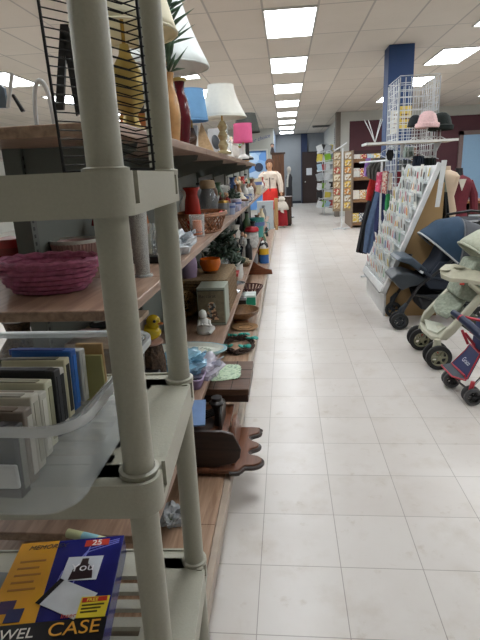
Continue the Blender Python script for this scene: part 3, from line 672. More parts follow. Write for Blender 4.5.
rb_ = B(); c0 = Vector((q.x, q.y, 1.141))
for k in range(44):
    a = k*2*math.pi/44; add_cyl(rb_, c0+Vector((.069*math.cos(a), .069*math.sin(a), .004)), c0+Vector((.087*math.cos(a), .087*math.sin(a), .095)), .003, seg=6)
obj('ribs', rb_, mat('pale_pink_ceramic', 'c7a49f', .3), ri.parent)
GLIT = mat('silver_glitter', 'a9a9a6', .35, .5, var=.6, scale=500, bump=.4)
q = at(142, 272, Z=1.14)
lat('glitter_vase', 'tall narrow silver glitter cylinder vase between the two foreground posts', 'vase', (-.475, 1.6, 1.141), [('cylinder', cupprof(.023, .03, .21), GLIT), ('foot', [(0, 0), (.032, 0), (.032, .006), (0, .008)], GLASS)])
t = thing('candle_jar_set', 'glass lantern with pale candles on a black stand between the posts', 'candle holder', (-.545, 1.86, 1.141))
c0 = Vector((-.53, 1.9, 1.141))
obj('stand', bx(B(), c0.x-.07, c0.x+.075, c0.y-.05, c0.y+.05, 1.141, 1.166), BLACK, t, bevel=.003)
for k in range(3):
    c = c0+Vector((-.04+.04*k, 0, .026)); j = obj('glass_tube', add_lathe(B(), cupprof(.018, .018, .12), c, 16), GLASS, t)
    obj('candle', add_lathe(B(), [(0, .005), (.011, .005), (.011, .09-.01*k), (0, .09-.01*k)], c, 12), colm(['a8b268', 'd4d0b8', 'cfd0c4'][k]), j)
# things seen at the left beyond the basket
q = at(6, 245, Z=1.14)
lat('red_tin', 'red round tin with a dark lid at the far left behind the pink basket', 'tin', (-1.02, 1.78, 1.141), [('tin', [(0, 0), (.055, 0), (.055, .09), (0, .09)], colm('7d1f1f', .3)), ('lid', [(0, .09), (.06, .09), (.06, .12), (0, .13)], colm('a3201f', .3))])
t = thing('plush_toy', 'red and white plush toy beside the grey-green upright', 'toy', (-.765, 2.08, 1.141)); c = Vector((-.765, 2.1, 1.141))
obj('torso', add_ball(B(), c+Vector((0, 0, .05)), (.055, .045, .05)), colm('b9b9b4', .9), t); obj('head', add_ball(B(), c+Vector((.02, -.01, .12)), (.04, .038, .035)), colm('c4c4bf', .9), t)
obj('hat', add_lathe(B(), [(.04, .13), (.035, .15), (.02, .17), (0, .185)], c+Vector((-.02, 0, 0)), 16), colm('8c1e22', .9), t)
obj('eye', add_ball(B(), c+Vector((.04, -.045, .125)), .006), BLACK, t)
q = at(82, 205, Z=1.3)
lat('ginger_vase', 'glossy orange-brown vase behind the ramekin dish', 'vase', (-.71, 2.32, 1.141), [('vase', vaseprof(.25, .05, .075, .045, .05), mat('orange_glaze', 'b06a3a', .15, var=.2))])
lat('wine_box', 'dark red cylinder box with a gold strip, left of the slotted upright', 'box', (-.98, 1.95, 1.141), [('tube', [(0, 0), (.05, 0), (.05, .16), (0, .16)], colm('5f1f20', .4)), ('gold_strip', [(.0505, .05), (.0505, .07), (.04, .07)], colm('b59a55', .4))])

# right of the rear post
lat('red_vase', 'tall red vase with a flared lip right of the rear post', 'vase', on(194, -.56, 'mid'), [('vase', vaseprof(.25, .045, .05, .035, .055), mat('red_glaze', 'a82a1f', .25, var=.12)), ('mouth', [(.03, .245), (.052, .25), (.05, .253), (.028, .25)], mat('dk', '3a1512', .4))])
lat('glass_carafe', 'large clear glass bottle with a cork-tan lid behind the wicker basket', 'glass jar', on(209, -.60, 'mid'), [('jar', [(0, 0), (.07, 0), (.08, .03), (.075, .14), (.05, .2), (.045, .22), (.042, .22), (.047, .2), (.07, .14), (.074, .03), (0, .008)], clear('smoky_glass', '6f7378', .45, .1)), ('lid', [(0, .22), (.055, .22), (.06, .23), (.058, .27), (.05, .28), (0, .285)], colm('a88f6e', .6))])
lat('orange_candle_glass', 'clear tumbler holding an orange candle in front of the red vase', 'candle', on(198, -.475, 'mid'), [('tumbler', cupprof(.036, .042, .115), GLASS), ('candle', [(0, .01), (.024, .01), (.024, .085), (0, .085)], colm('e07a36', .5))])
WICK = mat('orange_wicker', '8a5a3a', .5, var=.35, scale=60)
p = on(222, -.50, 'mid'); p = Vector((-.49, 2.95, 1.141))
t = thing('wicker_tray_basket', 'brown open lattice wicker basket with a red bow on the middle shelf', 'basket', p); bm = B(); n = 26
for k in range(n):
    for s in (1, -1):
        pts = []
        for u in range(5):
            a = (k+s*u*.55)*2*math.pi/n; r = .105+.035*u/4; pts.append(p+Vector((math.cos(a)*r, math.sin(a)*r*1.5, .006+.09*u/4)))
        add_tube(bm, pts, .003, 5)
obj('lattice', bm, WICK, t)
for z, r, rr in ((.006, .106, .006), (.098, .142, .008), (.108, .142, .006)):
    obj('rim' if z > .05 else 'base_ring', add_tube(B(), [p+Vector((math.cos(a*math.pi/20)*r, math.sin(a*math.pi/20)*r*1.5, z)) for a in range(40)], rr, 6, True), WICK, t)
obj('bottom', add_lathe(B(), [(0, .002), (.104, .002), (.104, .008), (0, .008)], p, 30, 1, 1.5), WICK, t)
bwm = B(); c = p+Vector((.10, .1, .09))
for s in (-1, 1): add_ball(bwm, c+Vector((0, s*.028, 0)), (.012, .028, .018), 10)
add_ball(bwm, c, .012, 8); obj('bow', bwm, colm('c02a25', .5), t)
for k in range(9): 
    a = k*.7; o = obj('pine_cone', add_lathe(B(), [(0, 0), (.018, .01), (.024, .025), (.014, .045), (0, .055)], p+Vector((.055*math.cos(a)*(1 if k < 6 else .3), .1*math.sin(a), .01)), 10, flute=.12, nf=5), mat('cone_brown', '6b4a34', .7, var=.3), loc=p+Vector((.055*math.cos(a)*(1 if k < 6 else .3), .1*math.sin(a), .01)))
    tag(o, 'brown pine cone lying inside the lattice wicker basket', 'pine cone', 'pine cones inside the lattice basket')
# crinkled plastic bag on the mid shelf
def bag(label, p, s, m, seed=1, extra=None, lvl=None, name='plastic_bag'):
    p = Vector(p); rn = random.Random(seed); bm = B(); bmesh.ops.create_icosphere(bm, subdivisions=4, radius=1)
    from mathutils import noise
    for v in bm.verts:
        n_ = v.co.normalized(); d_ = 1+.55*noise.noise(n_*1.9+Vector((seed, 0, 0)))+.28*abs(noise.noise(n_*5+Vector((seed, 3, 0))))
        v.co = Vector((n_.x*s[0]*d_, n_.y*s[1]*d_, max(0, (n_.z*.5+.5))*s[2]*d_*(1 if n_.z > -.5 else .0)))+p
    t = thing(name, label, 'bag', p)
    obj('film', bm, m, t)
    tw = B(); e = p+Vector((s[0]*.6, -s[1]*.3, s[2]*.8))
    sheet(tw, lambda u, v: e+Vector((.10*u*s[0]/.1*.6+.01*math.sin(9*v), (v-.5)*s[1]*(.3+.9*u), .03*u+.012*math.sin(14*v+3*u))), 6, 12)
    obj('gathered_end', tw, m, t, solid=.0006)
    for nm, c_, off, sz in (extra or []): obj(nm, add_ball(B(), p+Vector(off), sz, 10), colm(c_), t)
    return t
PBAG = clear('white_plastic_film', 'cfd6dc', .5, .2)
bag('crumpled translucent white plastic bag on the middle shelf, right of the rear post', (-.485, 2.12, 1.141), (.075, .12, .07), PBAG, 4, [('dark_sprig', '3a2228', (.03, -.05, .02), (.03, .035, .012)), ('berry', '8c2233', (.05, -.02, .015), .01)])
# rest of mid shelf: rows of glassware, jars, cups
mids = [
 ('glass_vase', 'vase', 188, -.67, 'pale floral glass vase behind the red vase', 'c9c0b4', 'v', .22),
 ('stem_glass', 'glass', 217, -.55, 'clear stemmed glass behind the wicker basket', None, 'g', .16),
 ('figurine', 'figurine', 221, -.60, 'dark red dressed doll figurine behind the basket', '6b2a2c', 'f', .17),
 ('figurine', 'figurine', 226, -.55, 'brown and cream figurine right of the red doll', '7d6553', 'f', .17),
 ('flower_pot', 'flower pot', 233, -.50, 'white oval flower pot with dark plant on the middle shelf', 'c9cdcb', 'p', .10),
 ('mug', 'mug', 231, -.45, 'white and blue patterned mug in front of the white flower pot', '9fa9c0', 'c', .09),
 ('glass_tumbler', 'glass', 219, -.44, 'small smoked tumbler at the basket end', None, 'g', .09),
 ('carved_box', 'ornament', 239, -.55, 'tan carved wooden ornament past the white pot', '9a744c', 'v', .20),
 ('mug', 'mug', 237, -.44, 'white mug with purple band at the shelf edge', 'b5b0c4', 'c', .10),
 ('teapot', 'teapot', 241, -.47, 'cream teapot at the shelf edge past the purple banded mug', 'cfc8b6', 't', .13),
 ('figurine', 'figurine', 243, -.60, 'white angel figurine standing behind the cream teapot', 'd5d2cb', 'f', .24),
 ('glass_vase', 'vase', 245, -.50, 'white slim vase past the cream teapot', 'd5d4cf', 'v', .2),
 ('figurine', 'figurine', 247, -.58, 'tan clay figurine among the far goods of the middle shelf', 'b08a68', 'f', .26),
 ('mug', 'mug', 248.5, -.46, 'pale grey cup at the edge near the end of the middle shelf', 'bfc0c2', 'c', .1),
 ('glass_vase', 'vase', 250, -.55, 'tall pale green vase near the end of the middle shelf', 'a8bca6', 'v', .26),
 ('figurine', 'figurine', 251.5, -.48, 'white figurine at the edge last but one on the shelf', 'd8d5cf', 'f', .2),
 ('glass_vase', 'vase', 253, -.5, 'brown stoneware vase at the far end of the middle shelf', '8d7459', 'v', .24),
]
def good(nm, cat, p, lb, c_, kd, h):
    m = colm(c_, .3) if c_ else GLASS
    if kd == 'v': return lat(nm, lb, cat, p, [('vase', vaseprof(h, h*.16, h*.24, h*.1, h*.15), m), ('lip', [(h*.13, h-.003), (h*.155, h-.003), (h*.155, h+.003), (h*.13, h+.003)], m)], seg=18)
    if kd == 'g': return lat(nm, lb, cat, p, [('foot', [(0, 0), (h*.22, 0), (h*.2, .004), (.005, .01), (.004, h*.45), (0, h*.45)], m), ('cup', [(z[0], z[1]+h*.45) for z in cupprof(.006, h*.2, h*.55, .002)], m)], seg=18)
    if kd == 'f': return figurine(lb, p, h, m, colm('cfa98a', .5))
    if kd == 'p': return bush(lb, p, .07, h*1.9, DGRN, (h*.5, h*.75, h), n=50, seed=9, pm=m, name='flower_pot', cat=cat)
    if kd in 'ct':
        p = Vector(p); t = thing(nm, lb, cat, p); r = h*.45
        obj('cup' if kd == 'c' else 'pot', add_lathe(B(), cupprof(r*.8, r, h) if kd == 'c' else [(0, 0), (r*.7, 0), (r*1.1, h*.35), (r, h*.6), (r*.5, h*.8), (0, h*.8)], p, 20), m, t)
        obj('handle', add_tube(B(), [p+Vector((r*.9, 0, h*.8)), p+Vector((r*1.6, 0, h*.7)), p+Vector((r*1.6, 0, h*.35)), p+Vector((r*.9, 0, h*.2))], .005, 6), m, t)
        if kd == 't':
            obj('spout', add_tube(B(), [p+Vector((-r*.9, 0, h*.3)), p+Vector((-r*1.5, 0, h*.5)), p+Vector((-r*1.8, 0, h*.75))], [.012, .008, .006], 8), m, t)
            obj('lid', add_lathe(B(), [(r*.5, h*.8), (r*.35, h*.9), (.006, h*.93), (.01, h), (0, h*1.02)], p, 16), m, t)
        else: obj('band', add_lathe(B(), [(r*.99, h*.6), (r*1.03, h*.6), (r*1.04, h*.8), (r*1.0, h*.8)], p, 20), colm('5e6ea0', .3), t)
        return t
for nm, cat, px_, X, lb, c_, kd, h in mids: good(nm, cat, on(px_, X, 'mid'), lb, c_, kd, h)
# jars and ornaments row on the farther run, mid level and low level
rn = random.Random(11)
HUES = [('white', 'd0d0cb'), ('brown', '6d4a33'), ('cream', 'c9bd9e'), ('green', '4d6a4d'), ('red', 'a02a28'), ('grey', '83868a'), ('black', '1c1c1e'), ('blue', '3d5a8c'), ('tan', 'a98358'), ('teal', '3f8f88')]
far = []
for k, (y, X, lv, hi, kd, nm) in enumerate([(7.7, -.5, 'mid', 1, 'v', 'vase'), (7.9, -.6, 'mid', 0, 'f', 'figurine'), (8.3, -.48, 'mid', 2, 'c', 'mug'), (8.8, -.55, 'mid', 8, 'v', 'vase'), (9.3, -.5, 'mid', 0, 't', 'teapot'), (9.8, -.55, 'mid', 5, 'f', 'figurine'), (10.4, -.5, 'mid', 2, 'v', 'vase'), (11.2, -.5, 'mid', 4, 'v', 'vase'), (11.8, -.5, 'mid', 0, 'f', 'figurine')]):
    hn, hc = HUES[hi]
    good(nm, nm, (X, y, LV[lv]+.001), '%s %s on the farther shelving run, %s along its middle shelf' % (hn, nm, ordn[k] if k else 'nearest'), hc, kd, .24)

XTRA = []
def row(lvl, specs, where):
    for k, (px_, X, kd, hi, h) in enumerate(specs):
        nm = {'v': 'vase', 'f': 'figurine', 'c': 'mug', 't': 'teapot', 'g': 'stem_glass', 'b': 'bottle', 'j': 'lidded_jar', 'k': 'candlestick', 'x': 'trinket_box'}[kd]; hn, hc = HUES2[hi]
        p = on(px_, X, lvl); word = nm.replace('_', ' ')
        lb = '%s%s %s %s, %s along it' % ('clear ' if kd == 'g' else '', '' if kd == 'g' else hn, word, where, ORDS[k])
        m = colm(hc, .3)
        if kd == 'b': lat(nm, lb, 'bottle', p, [('bottle', bottleprof(h, h*.17, h*.07), m), ('cap', [(0, h*.93), (h*.08, h*.93), (h*.08, h), (0, h)], BLACK)], seg=16)
        elif kd == 'j': lat(nm, lb, 'jar', p, [('jar', [(0, 0), (h*.32, 0), (h*.38, h*.2), (h*.36, h*.75), (0, h*.78)], m), ('lid', [(h*.36, h*.76), (h*.38, h*.8), (h*.3, h*.9), (h*.05, h*.93), (0, h)], BRASS if k % 2 else colm('d0d0cb', .3))], seg=16)
        elif kd == 'k': lat(nm, lb, 'candlestick', p, [('shaft', [(0, 0), (h*.2, 0), (h*.2, h*.04), (h*.05, h*.12), (h*.08, h*.3), (h*.04, h*.5), (h*.07, h*.62), (h*.12, h*.68), (0, h*.68)], m), ('candle', [(0, h*.68), (h*.05, h*.68), (h*.05, h), (0, h)], colm('d0d0cb', .3))], seg=16)
        elif kd == 'x':
            t = thing(nm, lb, 'box', p); obj('box_body', bx(B(), p.x-h*.5, p.x+h*.5, p.y-h*.4, p.y+h*.4, p.z, p.z+h*.45), m, t, bevel=.003); obj('lid', bx(B(), p.x-h*.53, p.x+h*.53, p.y-h*.43, p.y+h*.43, p.z+h*.45, p.z+h*.6), colm(HUES2[(hi+3) % len(HUES2)][1], .4), t, bevel=.003)
        else: good(nm, {'v': 'vase', 'f': 'figurine', 'c': 'mug', 't': 'teapot', 'g': 'glass'}[kd], p, lb, None if kd == 'g' else hc, kd, h)
HUES2 = [('white', 'd0d0cb'), ('brown', '6d4a33'), ('cream', 'c9bd9e'), ('green', '4d6a4d'), ('red', 'a02a28'), ('grey', '83868a'), ('black', '1c1c1e'), ('blue', '3d5a8c'), ('tan', 'a98358'), ('silver', 'a9acb0'), ('pink', 'b8808c')]
ORDS = ['nearest', 'second', 'third', 'fourth', 'fifth', 'sixth', 'seventh', 'eighth', 'ninth', 'tenth', 'eleventh', 'twelfth', 'thirteenth', 'fourteenth', 'fifteenth']
row('mid', [(200, -.76, 'b', 5, .26), (206, -.72, 'v', 0, .24), (214, -.74, 'b', 1, .28), (219, -.72, 'v', 3, .24), (224, -.72, 'j', 0, .22), (229, -.70, 'k', 9, .3), (233, -.70, 'v', 7, .28), (236, -.72, 'b', 8, .3), (240, -.70, 'f', 2, .3), (243, -.72, 'v', 4, .28), (246, -.7, 'b', 5, .32)], 'in the back row of the middle shelf')
row('mid', [(214, -.66, 'f', 1, .18), (224, -.50, 'j', 5, .13), (228, -.50, 'f', 4, .17), (235.5, -.58, 'b', 1, .20), (239.5, -.50, 'j', 8, .14), (242.5, -.44, 'x', 9, .12), (245.5, -.44, 'c', 7, .1), (247, -.50, 'b', 1, .22), (249.5, -.46, 'j', 0, .16), (251.5, -.56, 'v', 5, .26)], 'in the middle row of the middle shelf')
row('low', [(222, -.62, 'b', 3, .3), (228, -.55, 'x', 1, .2), (236, -.50, 'j', 0, .2), (240, -.74, 'b', 6, .4), (246, -.50, 'f', 0, .3), (247.5, -.62, 'b', 3, .42), (249, -.45, 'b', 6, .25)], 'on the low shelf past the wicker hamper')
row('top', [(216, -.70, 'v', 0, .24), (222, -.72, 'b', 9, .26), (229, -.70, 'k', 2, .34), (231, -.46, 'f', 0, .16), (236, -.60, 'k', 9, .3), (238, -.47, 'j', 0, .15), (240, -.62, 'v', 10, .24), (243, -.46, 'x', 8, .14), (246.5, -.46, 'v', 3, .16)], 'at the far part of the top shelf')
row('deck', [(219, -.55, 'j', 1, .20), (238, -.50, 'x', 6, .18), (246, -.55, 'v', 1, .22), (253, -.50, 'j', 5, .22), (258, -.44, 'x', 1, .25), (261, -.42, 'b', 6, .25)], 'on the base deck under the low shelf')

# --- low shelf goods
def low(px_, y_): q = at(px_, y_, Z=LV['low']); return Vector((q.x, q.y, LV['low']+.001))
# white praying figurine
p = low(205, 333); WPC = mat('white_bisque', 'd8d8d4', .4)
t = thing('white_figurine', 'glossy white kneeling figurine in front of the upright book-like box', 'figurine', p)
obj('torso', add_lathe(B(), [(0, 0), (.048, 0), (.054, .02), (.05, .05), (.034, .075), (.03, .09), (.018, .1), (.014, .106)], p, 20, 1, .9), WPC, t)
obj('head', add_ball(B(), p+Vector((-.004, -.006, .122)), (.024, .025, .028)), WPC, t)
obj('hair', add_ball(B(), p+Vector((-.008, .004, .128)), (.026, .026, .028)), WPC, t)
obj('arm', add_tube(B(), [p+Vector((-.032, 0, .085)), p+Vector((-.03, -.035, .055)), p+Vector((.0, -.05, .07))], [.012, .012, .008]), WPC, t)
obj('arm', add_tube(B(), [p+Vector((.032, 0, .085)), p+Vector((.04, -.03, .055)), p+Vector((.005, -.05, .07))], [.012, .012, .008]), WPC, t)
obj('leg', add_tube(B(), [p+Vector((.03, 0, .025)), p+Vector((.055, -.03, .04)), p+Vector((.035, -.05, .015))], [.022, .02, .015]), WPC, t)
# picture box "Baccarat"
p = low(216, 320)
Yb = at(216, 326, Z=LV['low']).y+.02
a = at(197, 300, Y=Yb); b_ = at(220, 300, Y=Yb); zt = at(205, 288, Y=Yb).z
t = thing('picture_box', 'grey-green upright cardboard box with a framed picture front, behind the white figurine', 'box', ((a.x+b_.x)/2, Yb, LV['low']+.001))
dpt = .22
obj('carton', bx(B(), a.x, b_.x+.035, Yb, Yb+dpt, LV['low']+.001, zt), colm('8f9688', .5, var=.05), t, bevel=.003)
obj('picture_panel', bx(B(), a.x+.006, b_.x+.027, Yb-.002, Yb, LV['low']+.02, zt-.02), colm('6f6650', .5, var=.25, scale=30), t)
obj('frame_line', bx(bx(B(), a.x+.004, b_.x+.029, Yb-.003, Yb, LV['low']+.015, LV['low']+.02), a.x+.004, b_.x+.029, Yb-.003, Yb, zt-.022, zt-.016), colm('3d3f36', .5), t)
wb = b_.x+.03-a.x
obj('figure_print', add_lathe(B(), [(0, 0), (.045, 0), (.035, .05), (.022, .075), (.03, .095), (.018, .12), (0, .125)], ((a.x+b_.x)/2+.02, Yb-.003, LV['low']+.04), 16, 1, .04), pic('portrait_print', ['5a4436', 'c7a07c', '8b8f86', '3a3c3c'], 60), t)
text('lettering', 'Baccarat', .034, Matrix.Translation((a.x+.012, Yb-.0035, zt-.068)) @ Matrix.Rotation(R(90), 4, 'X'), colm('2b2a24', .5), t, extr=.0005)
# twig ball
p = low(184, 322); t = thing('twig_ball', 'ball of woven golden brown twigs left of the picture box', 'ornament', p+Vector((0, .12, 0))); rn = random.Random(5)
bm = B(); c = p+Vector((-.01, .12, .10))
for k in range(46):
    ax = Vector((rn.gauss(0, 1), rn.gauss(0, 1), rn.gauss(0, 1))).normalized(); e1 = ax.orthogonal().normalized(); e2 = ax.cross(e1); rr = .088+rn.random()*.01
    add_tube(bm, [c+rr*(math.cos(q*.4189)*e1+math.sin(q*.4189)*e2) for q in range(15)], .0028, 5, True)
obj('twigs', bm, mat('twig', '8a6a38', .6, var=.4), t)
o = obj('core', add_ball(B(), c, .055), mat('twig_dark', '3b2a18', .8), t)
# platter
p = low(205, 352); q0, q1 = low(160, 352), low(226, 352); cx = (q0.x+q1.x)/2-.02
t = thing('oval_platter', 'long oval white platter with a pale blue rim at the low shelf edge', 'platter', (cx, q1.y, LV['low']+.001))
L2 = (q1.x-q0.x)/2+.03; cc = Vector((cx, q1.y-.02, LV['low']+.001))
obj('rim', add_lathe(B(), [(0, 0), (.82, 0), (1, .025), (1.0, .033), (.97, .033), (.80, .012), (0, .012)], cc, 48, L2, .115), mat('pale_blue_rim', 'a8cbd6', .25), t)
obj('plate_centre', add_lathe(B(), [(0, .0125), (.80, .0125), (.93, .032), (.93, .0335), (.80, .0145), (0, .0145)], cc, 48, L2*.99, .113), mat('platter_white', 'd7dacf', .25), t)
pt = B()
for k in range(26):
    a = k*2*math.pi/26; add_box(pt, cc+Vector((math.cos(a)*L2*.55, math.sin(a)*.062, .0155)), (.022, .007, .001), Euler((0, 0, a)))
for k in range(10): add_box(pt, cc+Vector((-L2*.35+k*L2*.075, .012*math.sin(k*2), .0155)), (.02, .006, .001), Euler((0, 0, k)))
obj('leaf_pattern', pt, colm('4d6a55', .4), t)
# blue plastic wrapped items, clear bag, purple tray
p = low(196, 384)
t = thing('purple_tray', 'purple rectangular tray with small food toys, under the plastic bags', 'tray', (p.x-.04, p.y, LV['low']+.001))
c = Vector((p.x-.06, p.y+.03, LV['low']+.001))
bm = loft(B(), [rrect(c.x-.10, c.x+.09, c.y-.10, c.y+.12, .02, 4, c.z), rrect(c.x-.115, c.x+.105, c.y-.115, c.y+.135, .025, 4, c.z+.05)], True, False)
obj('tray', bm, colm('8a7396', .4), t, solid=.004)
obj('tray_rim', add_tube(B(), rrect(c.x-.115, c.x+.105, c.y-.115, c.y+.135, .025, 4, c.z+.05), .005, 6, True), colm('a894b2', .4), t)
for k, (dx, dy, cn, cl) in enumerate(((-.03, -.05, 'brown', '6b3f2a'), (.05, .0, 'blue', '3a66a8'), (.02, .06, 'red', 'a03a34'), (-.06, .04, 'mustard', 'b8963c'), (.055, -.07, 'black', '222225'))):
    o = obj('toy_piece', add_ball(B(), c+Vector((dx, dy, .028)), (.026, .022, .018), 12), colm(cl, .4), loc=c+Vector((dx, dy, .01))); tag(o, '%s small toy piece lying in the purple tray' % cn, 'toy')
bag('pale blue crumpled plastic bag lying on the purple tray', c+Vector((-.02, .03, .05)), (.10, .12, .075), clear('blue_film', '8fc2dc', .45, .15), 7)
bag('clear lilac crumpled plastic bag spilling over the shelf edge', c+Vector((.12, .02, .0)) if False else Vector((-.44, c.y+.10, LV['low']+.001)), (.085, .12, .07), clear('clear_film', 'd8d4e2', .38, .12), 12)
o = obj('blue_folder', add_box(B(), low(200, 410)+Vector((-.05, -.04, .004)), (.16, .24, .006), Euler((0, 0, R(8)))), colm('5f7ba4', .5), loc=low(200, 410)+Vector((-.05, -.04, 0))); tag(o, 'slate blue folder lying flat near the rack post on the low shelf', 'folder')
# duck, dried pot, dark books left
p = low(151, 352); YEL2 = mat('yellow_glaze', 'c3a81c', .15, var=.1)
dk = Vector((at(150, 330, Y=2.05).x, 2.05, at(150, 339, Y=2.05).z)); hz = dk.z
ped = Vector((dk.x-.005, dk.y, LV['low']+.001)); hp = hz-.006-LV['low']
t = thing('dried_flower_pot', 'brown basketwork pot with a pink lid and paper tag, holding up the yellow duck', 'pot', ped)
obj('pot', add_lathe(B(), [(0, 0), (.045, 0), (.062, hp*.3), (.062, hp*.7), (.05, hp-.012), (0, hp-.012)], ped, 24, flute=.04, nf=14), mat('rough_brown', '4c3b2c', .8, var=.6, scale=60, bump=1), t)
obj('lid', add_lathe(B(), [(0, hp-.012), (.056, hp-.012), (.058, hp-.004), (.05, hp), (0, hp)], ped, 24), colm('b59080', .5), t)
obj('tag', add_box(B(), ped+Vector((.02, -.062, hp*.35)), (.03, .002, .035), Euler((0, R(8), 0))), colm('b5b5a8'), t)
dk.z = ped.z+hp+.0005
t = thing('duck_ornament', 'glossy yellow ceramic duck between the two foreground posts', 'ornament', dk)
bm = B(); vv = []
obj('torso', add_ball(add_ball(B(), dk+Vector((-.012, 0, .036)), (.062, .04, .036), 20), dk+Vector((-.064, 0, .058)), (.024, .018, .018), 12, Euler((0, R(35), 0))), YEL2, t)
obj('head', add_ball(B(), dk+Vector((.018, 0, .084)), (.032, .03, .032), 20), YEL2, t)
obj('beak', add_ball(B(), dk+Vector((.05, -.01, .078)), (.016, .013, .006), 12), colm('b5621c', .3), t)
obj('eye', add_ball(B(), dk+Vector((.03, -.025, .092)), .007, 10), BLACK, t)
obj('wing', add_ball(B(), dk+Vector((-.015, -.032, .04)), (.03, .009, .018), 12, Euler((0, R(-15), 0))), YEL2, t)
# dark leaning books / album under duck
o = obj('black_box', bx(B(), -.60, -.53, 1.62, 1.9, LV['low']+.001, LV['low']+.22), colm('1b1e20', .3), loc=(-.645, 1.76, LV['low']), bevel=.004); tag(o, 'black glossy box below the duck, behind the clear bin', 'box')
o = obj('black_bag', add_box(B(), at(143, 300, Y=2.7), (.10, .12, .16)), colm('202223', .5, var=.4), loc=(0, 0, 0), bevel=.02); bpy.data.objects.remove(o)
# purple vase, orange glasses, silver dish, cream tall vase
def lowp(px_, X): return Vector((X, depth_on(px_, X, LV['low']), LV['low']+.001))
PUR = mat('lavender_glaze', '9a86a4', .3)
HZ = .735
hm = thing('wicker_hamper', 'flat topped brown wicker hamper behind the picture box, carrying the lavender vase and orange bowl', 'hamper', (-.6, 3.8, LV['low']+.001))
bm = B()
for k in range(12):
    z = LV['low']+.014+k*.0205
    add_tube(bm, [Vector((v.x+.003*(1 if (i+k) % 2 else -1), v.y+.003*(1 if (i+k) % 2 else -1), z)) for i, v in enumerate(rrect(-.80, -.435, 3.50, 4.15, .05, 6))], .0135, 6, True)
obj('woven_body', bm, mat('hamper_wicker', '6b5232', .7, var=.5, scale=70, bump=.5), hm)
obj('lid', add_prism(B(), rrect(-.81, -.43, 3.49, 4.16, .05, 6, HZ-.014), (0, 0, .013)), mat('hamper_lid', '7a6546', .7, var=.35, scale=60, bump=.5), hm, bevel=.004)
p = Vector((at(190, 285, Y=3.62).x, 3.62, HZ))
pv_h = .24
lat('lavender_vase', 'pale lavender vase standing on the wicker hamper', 'vase', p, [('vase', vaseprof(pv_h, .055, .065, .028, .04), PUR), ('lip', [(.036, pv_h-.004), (.044, pv_h-.004), (.044, pv_h+.004), (.036, pv_h+.004)], PUR)])
Yo = 3.78
p = Vector((at(211, 275, Y=Yo).x, Yo, HZ)); z1 = HZ+.11
hh = z1-p.z
t = thing('orange_bowl', 'bright orange glass bowl standing on the wicker hamper', 'bowl', p)
ORG_G = mat('orange_glass', 'd06a1c', .15, var=.1)
obj('stand', add_lathe(B(), [(0, 0), (.05, 0), (.05, .006), (.03, .012), (0, .016)], p, 20), colm('6a4a2a', .4), t)
obj('bowl', add_lathe(B(), [(0, hh-.09), (.06, hh-.09), (.082, hh-.04), (.078, hh), (.073, hh), (.076, hh-.04), (.05, hh-.08), (0, hh-.08)], p, 30), ORG_G, t)
Yo = 4.35; p = Vector((at(220, 262, Y=Yo).x, Yo, LV['low']+.001)); z1 = at(220, 261, Y=Yo).z; hh = z1-p.z
lat('cocktail_glass', 'clear cocktail glass with orange liquid behind the orange bowl', 'glass', p, [('glass', [(0, 0), (.05, 0), (.006, .012), (.006, hh-.12), (.03, hh-.09), (.085, hh), (.082, hh), (.026, hh-.086), (0, hh-.1)], GLASS), ('drink', [(0, hh-.098), (.027, hh-.084), (.052, hh-.045), (0, hh-.045)], ORG_G)])
Yo = 4.25; p = Vector((-.455, Yo, LV['low']+.001))
SILV = mat('silver_plate', 'b9bcc0', .2, .8)
lat('silver_dish', 'round silver pedestal dish at the low shelf edge', 'dish', p, [('foot', [(0, 0), (.05, 0), (.045, .01), (.012, .02), (.012, .06), (0, .06)], SILV), ('dish', [(0, .06), (.05, .062), (.09, .075), (.092, .079), (.05, .068), (0, .066)], SILV)])
p = Vector((-.50, 3.3, LV['low']+.001))
bush('dark leafy trailing plant on the low shelf under the wicker basket', Vector((-.60, 4.75, LV['low']+.001)), .22, .55, DGRN, (.06, .08, .12), n=260, seed=8, leaf=.045)
t = thing('wire_planter', 'pale wire arched handle planter beside the lavender vase on the hamper', 'planter', Vector((at(203, 285, Y=4.0).x, 4.0, HZ)))
a = at(200, 279, Y=4.0)
obj('arch', add_tube(B(), [(a.x+.03, 4.0, HZ+.03), at(206, 268, Y=4.0), at(203, 254, Y=4.0), at(197, 249, Y=4.0)], .005), colm('9fa08a', .4), t)
obj('pot', add_lathe(B(), cupprof(.025, .032, .05), Vector((a.x, 4.0, HZ)), 16), colm('5f6252', .5), t)
# dolls, red bowl jar, goods towards the end of the low shelf
NAVYD = colm('1c2438', .7); SKIN = colm('caa088', .5)
def doll(label, p, h, hair, dress, top):
    p = Vector(p); t = figurine(label, p, h, dress, SKIN, 'doll', name='doll')
    obj('hair', add_ball(add_ball(B(), p+Vector((0, .012*h/.25, h*.90)), (h*.085, h*.08, h*.095)), p+Vector((0, h*.05, h*.74)), (h*.09, h*.05, h*.15)), hair, t)
    obj('blouse', add_lathe(B(), [(h*.105, h*.5), (h*.12, h*.62), (h*.115, h*.7), (h*.04, h*.78)], p, 14, 1, .85), top, t)
    return t
zl = LV['low']+.001
Yd = 4.6
doll('black haired doll in a white blouse and navy dress standing on the low shelf', (at(243, 250, Y=6.2).x, 6.2, zl), at(243, 231, Y=6.2).z-zl, BLACK, NAVYD, colm('c7c9cc', .7))
doll('dark green dressed black haired doll left of the navy doll', (at(234, 250, Y=5.7).x, 5.7, zl), at(234, 232, Y=5.7).z-zl, BLACK, colm('2f3b35', .7), colm('48524c', .7))
